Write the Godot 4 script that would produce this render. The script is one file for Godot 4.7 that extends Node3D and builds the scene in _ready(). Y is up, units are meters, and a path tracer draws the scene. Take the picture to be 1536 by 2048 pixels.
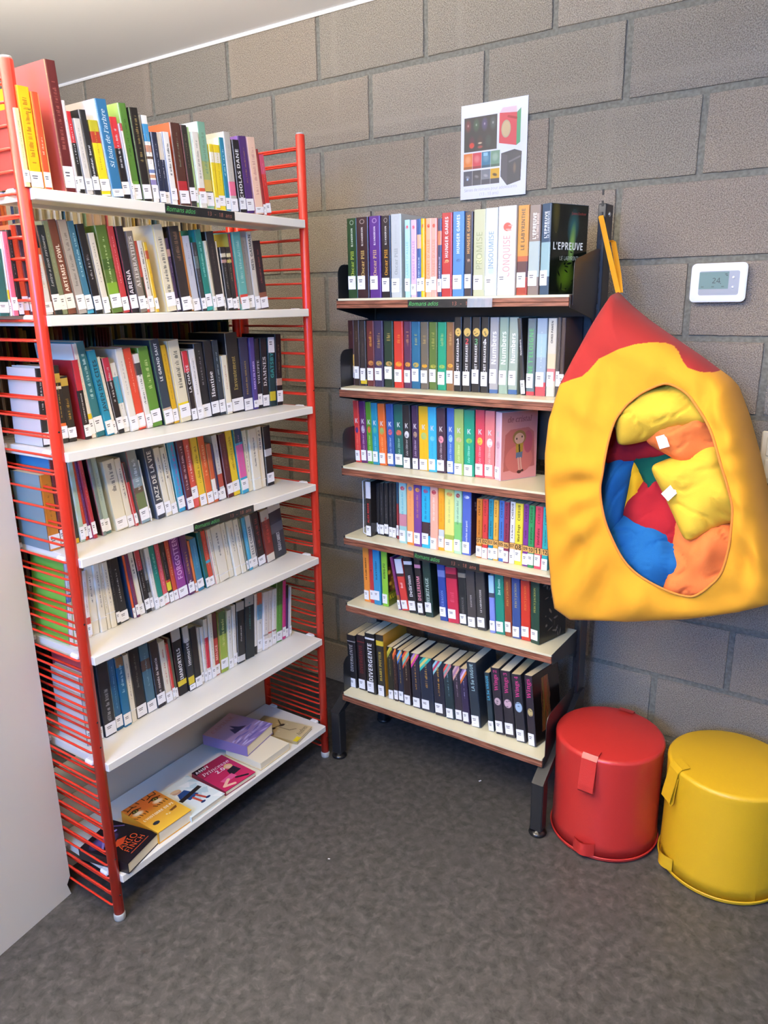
extends Node3D
# A library corner: a red wire rack and a black bookcase full of novels, a hanging cushion pod and two poufs.

const FLOOR_Y := 0.0
const CEIL_Y := 2.37
const RACK_NEAR := 1.269        # z of the near end frame of the red rack
const RACK_FAR := 0.437         # z of its end frame by the wall
const RACK_SHELF := [1.6985, 1.4629, 1.1861, 0.9521, 0.719, 0.4439, 0.1308]
const CASE_SHELF := [1.4893, 1.2331, 0.9928, 0.7673, 0.5385, 0.2313]
const CASE_FRONT := 0.36
const ORD := ["first", "second", "third", "fourth", "fifth", "sixth", "seventh", "eighth", "ninth", "tenth", "eleventh", "twelfth", "thirteenth", "fourteenth", "fifteenth", "sixteenth", "seventeenth", "eighteenth", "nineteenth", "twentieth", "twenty-first", "twenty-second", "twenty-third", "twenty-fourth", "twenty-fifth", "twenty-sixth", "twenty-seventh", "twenty-eighth", "twenty-ninth", "thirtieth", "thirty-first", "thirty-second", "thirty-third", "thirty-fourth", "thirty-fifth", "thirty-sixth", "thirty-seventh", "thirty-eighth", "thirty-ninth", "fortieth"]
const LEVEL := ["top", "second", "third", "fourth", "fifth", "sixth"]
const BAG_EDGE := [ Vector3(0.830, 1.494, 0.235), Vector3(0.867, 1.464, 0.250), Vector3(0.921, 1.427, 0.270), Vector3(0.999, 1.380, 0.290), Vector3(1.060, 1.343, 0.300), Vector3(1.104, 1.313, 0.310), Vector3(1.126, 1.292, 0.320), Vector3(1.160, 1.220, 0.330), Vector3(1.193, 1.132, 0.340), Vector3(1.216, 1.063, 0.345), Vector3(1.234, 1.006, 0.350), Vector3(1.266, 0.920, 0.360), Vector3(1.278, 0.855, 0.370), Vector3(1.269, 0.816, 0.385), Vector3(1.208, 0.788, 0.400), Vector3(1.097, 0.748, 0.410), Vector3(0.960, 0.710, 0.420), Vector3(0.884, 0.697, 0.425), Vector3(0.821, 0.686, 0.430), Vector3(0.780, 0.710, 0.435), Vector3(0.768, 0.765, 0.435), Vector3(0.755, 0.866, 0.435), Vector3(0.738, 1.021, 0.430), Vector3(0.732, 1.109, 0.425), Vector3(0.736, 1.192, 0.420), Vector3(0.755, 1.278, 0.410), Vector3(0.776, 1.348, 0.370), Vector3(0.800, 1.428, 0.290), Vector3(0.815, 1.467, 0.250) ]
const BAG_MOUTH := [ Vector3(1.006, 1.293, 0.406), Vector3(1.036, 1.283, 0.409), Vector3(1.058, 1.268, 0.413), Vector3(1.074, 1.250, 0.419), Vector3(1.093, 1.227, 0.425), Vector3(1.109, 1.204, 0.432), Vector3(1.125, 1.173, 0.441), Vector3(1.138, 1.143, 0.451), Vector3(1.161, 1.086, 0.455), Vector3(1.176, 1.038, 0.455), Vector3(1.178, 0.980, 0.455), Vector3(1.177, 0.945, 0.455), Vector3(1.171, 0.901, 0.455), Vector3(1.161, 0.874, 0.455), Vector3(1.147, 0.854, 0.455), Vector3(1.129, 0.833, 0.455), Vector3(1.108, 0.820, 0.455), Vector3(1.067, 0.822, 0.455), Vector3(1.014, 0.838, 0.455), Vector3(0.974, 0.860, 0.455), Vector3(0.943, 0.893, 0.455), Vector3(0.910, 0.952, 0.455), Vector3(0.894, 0.998, 0.455), Vector3(0.886, 1.045, 0.455), Vector3(0.889, 1.082, 0.455), Vector3(0.891, 1.121, 0.450), Vector3(0.894, 1.163, 0.439), Vector3(0.902, 1.205, 0.428), Vector3(0.919, 1.236, 0.419), Vector3(0.934, 1.253, 0.415), Vector3(0.952, 1.269, 0.411), Vector3(0.980, 1.285, 0.407) ]
const BAG_SEAM := [ Vector3(0.741, 1.268, 0.400), Vector3(0.751, 1.277, 0.400), Vector3(0.790, 1.294, 0.400), Vector3(0.812, 1.301, 0.400), Vector3(0.826, 1.314, 0.400), Vector3(0.848, 1.343, 0.400), Vector3(0.878, 1.358, 0.400), Vector3(0.897, 1.367, 0.400), Vector3(0.927, 1.377, 0.400), Vector3(0.960, 1.381, 0.400), Vector3(0.984, 1.379, 0.400), Vector3(1.000, 1.373, 0.400), Vector3(1.016, 1.360, 0.400), Vector3(1.030, 1.343, 0.400), Vector3(1.045, 1.328, 0.400), Vector3(1.072, 1.319, 0.400), Vector3(1.093, 1.317, 0.400), Vector3(1.113, 1.320, 0.400), Vector3(1.125, 1.325, 0.400) ]
# One line per book: place along the shelf, spine plane, thickness, height, lean, depth; cover colour; look; spine print; print colour; extras.
const BOOK_ROWS := [
	["red", 0, """
1.2733 0.0170 0.0115 0.1347 0.029 0.1006;efe2a0;cream with red-black cover;~;555;cv=8a2a28
1.2606 0.0156 0.0262 0.1744 0.030 0.1091;eebb12;thick bright yellow;~~;9a5a12;t=.2-.95 t2=LE LABYRINTHE DE 6a4a10
1.2331 0.0183 0.0148 0.1685 0.035 0.1125;d2502a;orange red;~~;f0c8b0;t=.2-.6
1.2169 0.0135 0.0039 0.1674 0.046 0.1027;dcb878;thin tan cream;-;0;st=0
1.1862 0.0151 0.0230 0.2317 0.059 0.1280;5a1a1c;tall dark red pink-covered;~~;9a5a50;cv=a84a48 st=.03-.2w
1.1624 0.0152 0.0084 0.1663 0.071 0.1008;d2d2d0;light grey tall-lettered;~;222;f=s t=.3-.85
1.1533 0.0139 0.0123 0.1489 0.087 0.1018;1a1a1c;black with red top;~~;f0f0f0;b=.62-1:c02a34
1.1394 0.0161 0.0168 0.1383 0.097 0.1021;c8c4bc;pale stone grey;~;888;
1.1211 0.0159 0.0161 0.1569 0.104 0.0947;222224;black with white word;Bandidat. Sors!;f4f4f4;t=.2-.6
1.1029 0.0149 0.0238 0.1413 0.109 0.0971;e6cc20;yellow and white;~;a8902a;b=0-.02:eee b=.7-.85:a83a28 b=.85-1:b8b02a cv=eeeae0
1.0766 0.0169 0.0275 0.1841 0.115 0.1152;2c6a96;tall blue with white cursive;Si loin de l'arbre;f4f4f4;f=i st=.0-.08 cv=eeeeee
1.0471 0.0131 0.0195 0.1565 0.115 0.0994;1a1618;red-topped black;~~;f0f0f0;b=.62-1:c8323a
1.0262 0.0175 0.0059 0.1471 0.116 0.1005;e8e4de;thin white red-tipped;~;888;b=.9-1:b04a50
1.0196 0.0136 0.0206 0.1870 0.107 0.1173;4f7a30;olive green;~;2a4018;cv=8aa858 b=.08-.2:6a9a3a
0.9979 0.0186 0.0226 0.1820 0.100 0.1151;1e1a18;black with gold lettering;~~;a08a50;f=i t=.25-.95
0.9706 0.0167 0.0173 0.1723 0.088 0.1160;ecebe4;white with blue patch;~;888;b=.7-.9:4090c0 b=.58-.66:c08a70 b=.5-.53:604838 b=.34-.38:7080b0 b=.28-.32:c09070 b=.2-.26:8a80b0
0.9516 0.0179 0.0163 0.1428 0.078 0.1048;242a40;dark navy;~;c8c8d0;
0.9344 0.0126 0.0158 0.1453 0.074 0.0985;2a3250;navy and white;~;eee;b=.62-1:d8d4d0
0.9175 0.0159 0.0182 0.1486 0.079 0.1018;e4e2dc;white black-lettered;~~;333;
0.8901 0.0136 0.0286 0.1717 0.079 0.1082;4a2a22;thick brown flame-covered;~;7a8a70;cv=a84a28 b=.18-.3:a82a30
0.8596 0.0153 0.0177 0.1716 0.085 0.1087;2a2622;black mottled;~;8a7a60;st=.05-.22 b=.0-.04:3a3a3a
0.8408 0.0140 0.0064 0.1704 0.087 0.1063;9ab87a;thin light green;-;0;
0.8328 0.0180 0.0211 0.1617 0.080 0.1030;dcd8cc;white with red foot;~~;8a8a80;b=.17-.26:c8583a
0.8091 0.0140 0.0246 0.1869 0.073 0.1206;7aa890;tall aqua yellow-banded;~~;6a8a70;b=.34-.55:9aa868 b=.2-.34:c8b058 b=.12-.2:221c18 cv=e8f0e8
0.7812 0.0152 0.0133 0.1435 0.071 0.0973;dcc428;left yellow twin;~;b0a020;b=.72-.88:e4e0d0
0.7670 0.0134 0.0209 0.1447 0.065 0.0965;e2ca26;right yellow twin;~;b0a020;b=.72-.88:e4e0d0
0.7442 0.0126 0.0158 0.1638 0.064 0.1050;2a7f9c;teal blue;~~;d8e8e8;cv=eeeeee
0.7273 0.0145 0.0223 0.1783 0.076 0.1139;b8b4aa;grey pink-footed;~;999;b=.2-.38:d86a8a
0.7005 0.0172 0.0221 0.1644 0.088 0.1077;221e20;black white-capital;NICHOLAS DANE;e8e8e8;t=.05-.9
0.6763 0.0168 0.0276 0.1761 0.101 0.1150;4a2a6a;purple;~;a07a50;cv=6a4a90
0.6447 0.0167 0.0299 0.1785 0.114 0.1128;e8c4ac;pale peach;~~;c08a80;f=i st=.0-.08 t=.1-.9
0.6133 0.0160 0.0096 0.1553 0.125 0.0981;8a2a2c;narrow dark red;-;0;
0.6025 0.0151 0.0184 0.1447 0.127 0.0979;c4302c;bright red;~;e8a0a0;b=.68-1:c85070
"""],
	["red", 1, """
1.3214 -0.0523 0.0212 0.1271 -0.014 0.0947;0f5a58;dark teal;-;0;
1.2991 -0.0524 0.0042 0.1546 -0.002 0.1057;e6e4dc;thin white;~;777;b=.2-.32:e0c020
1.2939 -0.0494 0.0121 0.1587 0.007 0.1038;c8607a;rose pink;~;8a3040;
1.2812 -0.0507 0.0111 0.1628 0.020 0.1069;1c1a1e;black white-lettered;~;e8e8e8;t=.4-.9
1.2690 -0.0535 0.0136 0.1722 0.033 0.1114;c8482a;burnt orange;~;d86a40;
1.2545 -0.0526 0.0140 0.1732 0.048 0.1057;3a2836;plum dark;~;6a5060;
1.2397 -0.0533 0.0151 0.1576 0.062 0.0967;b8a890;stone beige;~;776;
1.2239 -0.0501 0.0188 0.1311 0.078 0.0956;d8d2c4;white with orange edge;~;888;b=.9-1:c85a2a cv=c8622a
1.2041 -0.0473 0.0184 0.1757 0.097 0.1087;20282a;black white-scripted;Lettre a mon ravisseur;e8e8e8;f=i st=.08-.26
1.1839 -0.0502 0.0136 0.1856 0.114 0.1209;7a8468;sage green;~;a0a890;
1.1685 -0.0522 0.0207 0.1893 0.129 0.1236;6e4032;chestnut brown;ARTEMIS FOWL;eeeae4;t=.24-.75
1.1458 -0.0481 0.0211 0.1900 0.136 0.1267;a09c98;light grey;~~;6a6866;t=.3-.9
1.1226 -0.0506 0.0173 0.1895 0.137 0.1240;3a708c;slate blue;~~;b8d8e0;b=.0-.03:3a98b8
1.1031 -0.0488 0.0191 0.1849 0.134 0.1225;1c1a1c;black plain;~~;c8c8c8;t=.25-.7
1.0816 -0.0476 0.0171 0.1684 0.130 0.1097;d2ccba;narrow cream;~;555;b=.0-.2:e4e0d4
1.0575 -0.0514 0.0289 0.1853 0.123 0.1202;56702c;wide leafy green;~;c8d8a0;b=.18-.35:7aa030 b=.5-.62:3e5a22 cv=5a7a30
1.0270 -0.0526 0.0181 0.1857 0.120 0.1195;b83a3c;narrow red;~;e0a0a0;
1.0068 -0.0489 0.0207 0.1868 0.119 0.1159;241c22;black with white title;ARENA;e8e0e0;t=.22-.5
0.9841 -0.0472 0.0204 0.1779 0.120 0.1172;7c7266;taupe;ALIERRATIDES;d8d2c8;f=s t=.3-.95
0.9625 -0.0502 0.0074 0.1584 0.121 0.1056;b8483a;thin dark coral;-;0;b=.2-.5:332
0.9537 -0.0506 0.0156 0.1592 0.126 0.0969;d8d2c4;white with small lettering;~~;333;
0.9370 -0.0485 0.0102 0.1567 0.127 0.1055;d2aa28;yellow red-banded;~;907820;b=.76-.88:b04a28
0.9000 -0.0508 0.0292 0.1977 0.124 0.1263;d8d0b4;tall pale cream;~~;444;t=.2-.9
0.8689 -0.0528 0.0116 0.1696 0.124 0.1051;3e2e4c;dark purple;~;c8b8c8;b=.75-.85:b08a80
0.8559 -0.0478 0.0312 0.1965 0.120 0.1206;2a2422;big black bronze-lettered;~~;8a6a50;t=.5-.95 f=i
0.8232 -0.0530 0.0074 0.1872 0.120 0.1215;b8783a;thin ochre;-;0;
0.8148 -0.0537 0.0237 0.1775 0.119 0.1126;b8bcc8;pale blue grey;~;8890a0;
0.7897 -0.0489 0.0148 0.1637 0.124 0.1013;38383a;dark grey;~;a0a0a0;b=.62-.8:5a6864
0.7729 -0.0506 0.0213 0.1945 0.123 0.1263;1c7a70;tall teal;~~;8ac8b8;b=.0-.06:3aa098
0.7502 -0.0494 0.0120 0.1693 0.126 0.1057;d4ceba;narrow ivory;~;666;
0.7363 -0.0510 0.0271 0.1924 0.120 0.1286;221e1e;tall black;~;5a4a46;
0.7078 -0.0536 0.0058 0.1708 0.115 0.1042;d8d2c6;sliver-thin white;-;0;
0.7011 -0.0473 0.0185 0.1567 0.105 0.0953;262220;black chevron-striped;~;b8b0a0;b=.75-.8:b08a80 b=.84-.9:d0c8b0
0.6813 -0.0481 0.0171 0.1578 0.100 0.1015;2a2420;black with yellow chevrons;~;c0b890;b=.75-.8:c0b060 b=.84-.9:d8d0a0
0.6621 -0.0522 0.0087 0.1922 0.096 0.1191;a8323a;red yellow-bordered;-;0;cv=b0a040
0.6506 -0.0477 0.0300 0.1959 0.100 0.1277;5aa09c;turquoise red-footed;~~;a8d0c8;b=.08-.2:c84438
0.6192 -0.0535 0.0261 0.1996 0.107 0.1258;8e8c8a;misty grey;~;6a6a70;
0.5916 -0.0520 0.0197 0.1998 0.111 0.1322;c8c2b6;white grey-capital;NEIL GAIMAN;4a4a48;t=.5-.98
0.5700 -0.0529 0.0307 0.1787 0.115 0.1172;2a1c1e;black dark-red;~;a04a40;b=.15-.25:7a4a38
"""],
	["red", 2, """
1.2482 -0.0831 0.0151 0.1676 -0.031 0.1096;202022;black white-backed cuffs;~~;e0e0e0;cv=d4d0cc
1.2324 -0.0865 0.0126 0.1700 -0.031 0.1116;d8d4cc;white;~;888;
1.2182 -0.0880 0.0136 0.1691 -0.020 0.1110;30302e;dark;~;888;
1.2037 -0.0861 0.0195 0.1699 0.006 0.1065;282420;black chevron;~;c8a040;b=.78-.9:c8a040 b=.7-.74:e0d8c0 b=.15-.26:d86a30
1.1823 -0.0879 0.0211 0.1455 0.037 0.1045;2a2620;black chevron;~~;c8a040;b=.85-.97:c8a848 t=.3-.7
1.1427 -0.0834 0.0168 0.1786 0.072 0.1189;221c1e;black red-topped;LA CHASSE EST DE RETOUR;f0f0f0;b=.62-1:c02c3c cv=a82a34 t=.2-.6 st=.05-.2w
1.1249 -0.0864 0.0127 0.2142 0.107 0.1428;e2dcd0;tall white yellow-tagged;~;999;b=.16-.26:e0c020
1.1105 -0.0873 0.0235 0.2176 0.132 0.1357;2c6e78;tall teal cursive;~~;c8e0e0;f=i
1.0854 -0.0822 0.0198 0.1977 0.138 0.1305;2088ac;azure blue;JAVEN DES CITES;123848;t=.22-.95
1.0641 -0.0856 0.0094 0.1821 0.138 0.1190;e4e0d4;thin white dark-lettered;~;333;
1.0533 -0.0832 0.0180 0.1788 0.132 0.1119;241e22;black crimson-topped;~~;e0e0e0;b=.7-1:b83048 b=.0-.04:222
1.0337 -0.0884 0.0170 0.1652 0.127 0.1102;dcdcd8;white blue-banded;~;888;b=.42-.8:4aa0c0
1.0149 -0.0832 0.0211 0.1975 0.123 0.1230;e0dcd0;plain ivory;~;999;
0.9919 -0.0868 0.0232 0.1959 0.121 0.1296;d84a34;vermilion white-based;~;f0b0a0;b=.02-.18:e8d8d0
0.9668 -0.0860 0.0176 0.1814 0.122 0.1135;e2e0d6;white with dark picture;~~;333;b=.72-.88:444
0.9474 -0.0883 0.0307 0.1962 0.123 0.1261;5c8a34;leaf green;~~;d0e0a0;
0.9103 -0.0853 0.0281 0.2123 0.123 0.1399;2e3c4a;navy white-capital;LE GRAND SAUT;f0f0ee;b=.0-.2:c0a890 t=.5-.97
0.8802 -0.0874 0.0172 0.1977 0.119 0.1298;d0a420;slim yellow;~;907818;
0.8593 -0.0837 0.0349 0.2074 0.111 0.1383;d8d0b4;cream yellow-tagged;~~;3a3a34;b=.14-.24:e0c820
0.8228 -0.0824 0.0180 0.1793 0.103 0.1129;241c1e;black scarlet-topped;LA CHASSE;e8e8e8;b=.7-1:c8303c
0.8025 -0.0831 0.0218 0.1816 0.094 0.1186;e0dedc;clean white;~;666;
0.7786 -0.0886 0.0291 0.1950 0.082 0.1194;1e1e22;black grey-lettered;~;9a9aa0;st=.02-.2
0.7483 -0.0869 0.0282 0.2003 0.074 0.1311;1c1c20;black large white-titled;Hantise;f0f0f0;f=s t=.25-.6
0.7179 -0.0879 0.0223 0.1999 0.069 0.1282;2a3640;ink blue;~;b8c8d0;st=.05-.22
0.6945 -0.0855 0.0217 0.1588 0.062 0.1073;e0dac2;low cream;~;b07060;
0.6706 -0.0885 0.0457 0.2169 0.048 0.1428;1e1c1e;thick black gold-titled;Envoutement;b09a50;f=s t=.27-.72
0.6230 -0.0886 0.0343 0.2024 0.037 0.1293;2c2e4c;indigo gold-titled;PALAIS des MIRAGES;b89a40;f=s t=.2-.7
0.5873 -0.0859 0.0191 0.2009 0.020 0.1332;4a3c80;violet;EMILY IN PARIS;c8b8e8;t=.28-.68 st=.0-.1
0.5669 -0.0885 0.0183 0.1975 0.003 0.1213;1e1e26;black silver-titled;VOLUPTE;d0d0d8;f=s t=.3-.75
0.5475 -0.0885 0.0273 0.1964 -0.013 0.1262;1c1c22;black silver-lettered;DAMNES;d8d8dc;f=s t=.3-.75
0.5189 -0.0859 0.0268 0.1965 -0.017 0.1220;1e3a3e;dark teal top-labelled;GATSBY;3a9a98;b=.08-.22:c0b030 st=.76-.98
0.4897 -0.0849 0.0258 0.2061 -0.025 0.1319;221a1c;black;~;a08060;b=.28-.38:b09080
"""],
	["red", 3, """
1.2646 -0.0864 0.0274 0.1739 0.007 0.1127;c07a24;orange-spined grey-covered;~;8a5a20;cv=6a8490 st=.02-.2
1.2352 -0.0879 0.0109 0.2035 0.011 0.1317;7a2a28;maroon blue-covered;~;b07070;cv=3a88b8
1.2234 -0.0834 0.0151 0.1983 0.018 0.1242;e0dcd0;ivory;~;888;
1.1993 -0.0874 0.0107 0.1951 0.031 0.1207;2e2820;black yellow-footed;-;0;b=.0-.06:d0a020 st=0
1.1862 -0.0856 0.0131 0.1937 0.048 0.1209;a8c0ac;thin mint;~;8aa890;
1.1724 -0.0888 0.0097 0.1924 0.066 0.1171;c0442c;thin vermilion;~;e8c0a0;
1.1623 -0.0879 0.0080 0.1918 0.081 0.1223;5a2a5e;thin violet;~;d0b0d0;
1.1534 -0.0834 0.0111 0.1911 0.092 0.1245;b0303a;thin crimson;~;f0c0c0;
1.1282 -0.0841 0.0111 0.1909 0.102 0.1231;7a8a88;grey green black-covered;~;5a6a68;cv=2a1c20
1.1163 -0.0887 0.0168 0.1910 0.106 0.1209;a8bcb0;pale green;~;7a9088;b=.0-.17:5a7a78
1.0868 -0.0864 0.0337 0.1755 0.113 0.1116;e2dcc4;thick ivory;~~;555;t=.5-.95
1.0511 -0.0881 0.0178 0.1756 0.120 0.1136;e2dcc8;ivory dark-lettered;~~;555;
1.0324 -0.0833 0.0088 0.1632 0.128 0.1012;b83838;narrow brick red;-;0;b=.7-1:3a2a28
1.0133 -0.0861 0.0280 0.1884 0.130 0.1178;8aa0a8;landscape-pictured;~~;e8f0f0;b=.18-.42:6a7850 b=.42-.5:6a5848 b=.62-1:8a9490 f=i
0.9840 -0.0871 0.0051 0.1617 0.135 0.1087;e0dccc;sliver ivory;-;0;
0.9631 -0.0841 0.0247 0.1887 0.131 0.1165;3a3e48;charcoal big-lettered;JAZZ DE LA VIE;e0ddd0;t=.22-.98 cv=4a5668
0.9360 -0.0847 0.0199 0.1822 0.127 0.1174;e0dac4;ivory plain;~;555;
0.9144 -0.0861 0.0151 0.1806 0.121 0.1101;e0dac4;ivory thin-lettered;~~;333;t=.5-.95
0.8989 -0.0873 0.0039 0.1901 0.118 0.1157;e2dcc6;slim ivory;~;555;
0.8882 -0.0886 0.0226 0.1923 0.114 0.1256;3a9cc4;sky blue magenta-lettered;~~;c04a90;f=i t=.2-.95
0.8644 -0.0821 0.0215 0.1912 0.113 0.1199;5a2434;burgundy cursive;~~;e0c8c8;f=i t=.2-.95
0.8411 -0.0856 0.0219 0.1922 0.110 0.1286;d05242;coral white-lettered;~~;f4d8d0;f=i b=.02-.14:d85a58 st=.15-.32
0.8173 -0.0846 0.0230 0.1925 0.106 0.1260;e4c030;lemon handwritten;~~;8a6a20;f=i
0.7922 -0.0830 0.0218 0.1905 0.103 0.1215;d8602c;orange green-edged;~~;f0c090;f=i cv=7aa070
0.7682 -0.0832 0.0159 0.1648 0.102 0.1015;c86038;thin orange-white;-;0;b=.15-.4:e8e0d8
0.7512 -0.0829 0.0088 0.1627 0.104 0.0986;2c3050;thin navy;-;0;
0.7410 -0.0859 0.0198 0.1846 0.108 0.1203;c8c8c8;white red-pictured;~;777;b=.2-.4:b04a3c
0.7123 -0.0858 0.0224 0.1837 0.113 0.1197;5c2428;oxblood;~;8a5a50;
0.6879 -0.0882 0.0264 0.1909 0.110 0.1255;e6c62c;bright yellow handwritten;~~;a08420;f=i
0.6593 -0.0829 0.0278 0.1908 0.100 0.1222;3a9cc0;blue magenta-striped;~;d080b0;b=.25-.75:d860a0 b=.78-1:223a60
0.6293 -0.0875 0.0187 0.1802 0.085 0.1204;e2dec8;ivory;~;555;st=.15-.16
0.6094 -0.0827 0.0323 0.1799 0.069 0.1122;e4dec8;ivory;~;555;st=.15-.16
0.5750 -0.0886 0.0229 0.1819 0.056 0.1146;e6e0cc;ivory;~~;444;st=.15-.16 t=.5-.95
0.5493 -0.0861 0.0302 0.1788 0.046 0.1170;1e1c1e;black silver-tagged;-;0;b=.5-.62:c0c0c0
"""],
	["red", 4, """
1.2533 -0.0807 0.0123 0.2045 -0.067 0.1337;e8e8ee;tall green-covered;~;6a9a50;cv=78b848 b=.5-.6:5a70b0 st=0
1.2401 -0.0811 0.0164 0.1849 -0.059 0.1184;e0d8d0;pale;~;888;
1.2221 -0.0777 0.0147 0.1775 -0.048 0.1111;b04838;red;~;ddd;
1.2060 -0.0785 0.0130 0.1666 -0.027 0.1087;e6dcd4;white red-footed;~;777;b=.2-.3:c0403c
1.1917 -0.0822 0.0223 0.1714 -0.007 0.1144;e2dcc8;ivory;~;444;st=.2-.21
1.1680 -0.0780 0.0181 0.1726 0.015 0.1155;e2dcc8;left ivory;~;444;st=.2-.21
1.1491 -0.0800 0.0109 0.1716 0.032 0.1099;e2dcc8;slim ivory middle;~;444;st=.2-.21
1.1371 -0.0787 0.0154 0.1711 0.050 0.1049;e4deca;ivory beside black;~;444;st=.2-.21
1.1203 -0.0803 0.0115 0.1721 0.064 0.1062;222224;black narrow-labelled;~;b0b0b0;
1.1080 -0.0835 0.0247 0.1697 0.078 0.1041;1e1e22;black frame-lettered;~;c0c0c0;
1.0709 -0.0806 0.0076 0.1714 0.090 0.1110;d85a2c;thin orange blue-covered;-;0;cv=2c4a78
1.0625 -0.0785 0.0108 0.1719 0.101 0.1121;6a2a50;thin plum;~;a06a90;
1.0503 -0.0834 0.0168 0.1741 0.105 0.1172;e4e0d4;white black-lettered;~~;333;t=.55-.95
1.0319 -0.0800 0.0156 0.1742 0.106 0.1131;201c1e;black raspberry-topped;~;e8e8e8;b=.68-1:b83a48 b=.0-.05:222
1.0153 -0.0802 0.0100 0.1738 0.107 0.1130;8a8a86;black-and-white photo;~;ccc;b=.3-.5:2a2a2a
1.0041 -0.0779 0.0144 0.1715 0.107 0.1104;e0e0dc;white upright;~;777;
0.9881 -0.0803 0.0169 0.1723 0.107 0.1097;1a8274;emerald;~~;a0d8c8;b=.0-.04:1a8a78
0.9696 -0.0834 0.0164 0.1715 0.107 0.1120;d05460;rose red;~;f0c0c0;cv=d0a040
0.9513 -0.0833 0.0142 0.1699 0.109 0.1079;241c20;black yellow-footed strip;~;c8b0b0;b=.2-.34:d8cc30 b=.34-.38:c84030
0.9358 -0.0840 0.0149 0.1719 0.107 0.1057;c04a30;rust orange;~~;e0b090;
0.9206 -0.0825 0.0315 0.1742 0.105 0.1080;78307c;big purple;FORGOTTEN;d0a0d0;t=.3-1 b=.18-.5:8a3a8c
0.8869 -0.0800 0.0211 0.1732 0.108 0.1111;5a2c58;dark purple numbered;~~;c09a40;t=.3-.75 t2=6 eeeeee
0.8637 -0.0806 0.0077 0.1518 0.114 0.1039;d8763a;thin apricot;-;0;
0.8542 -0.0812 0.0229 0.1537 0.117 0.1047;3a80a0;denim blue;~;7ab0c8;
0.8247 -0.0801 0.0138 0.1664 0.125 0.1094;1a5e58;bottle green;-;0;
0.8099 -0.0821 0.0178 0.1654 0.134 0.1073;c84a34;tomato dotted;~;e0a090;b=.42-.47:4aa0c0
0.7891 -0.0786 0.0141 0.1657 0.137 0.1113;e2dcc8;ivory;~;555;st=.15-.16
0.7731 -0.0802 0.0369 0.1677 0.139 0.1031;e2dcca;wide ivory;~;555;st=.15-.16
0.7337 -0.0837 0.0196 0.1677 0.142 0.1133;e4deca;ivory;~;555;st=.15-.16
0.7119 -0.0788 0.0234 0.1699 0.141 0.1064;e4deca;ivory;~;555;st=.15-.16
0.6863 -0.0788 0.0195 0.1687 0.142 0.1025;e6e0cc;ivory;~;555;st=.15-.16
0.6644 -0.0789 0.0076 0.1683 0.142 0.1086;6a7260;thin green-grey photo;-;0;
0.6557 -0.0774 0.0139 0.1669 0.137 0.1074;48a4c8;slim cyan;~;d0e8f0;
0.6398 -0.0800 0.0219 0.1665 0.133 0.1047;cccac4;white grey-capital;ELLE COMME;5a5a58;t=.25-.8
0.6145 -0.0801 0.0314 0.1680 0.135 0.1021;241a1c;black red-scripted;~~;a83a38;f=s t=.2-.9
0.5788 -0.0771 0.0351 0.1674 0.133 0.1062;7a3028;dark red photo;~~;c04a40;f=s b=.0-.15:d8d0c0 b=.8-1:b8b4ae st=0
0.5392 -0.0830 0.0558 0.1789 0.131 0.1199;3a3c44;grey face-pictured;HUGO CABRET;e8e8e8;f=s t=.1-.45 b=.45-.62:5c5e66 b=.84-1:ccccca st=0
"""],
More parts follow.
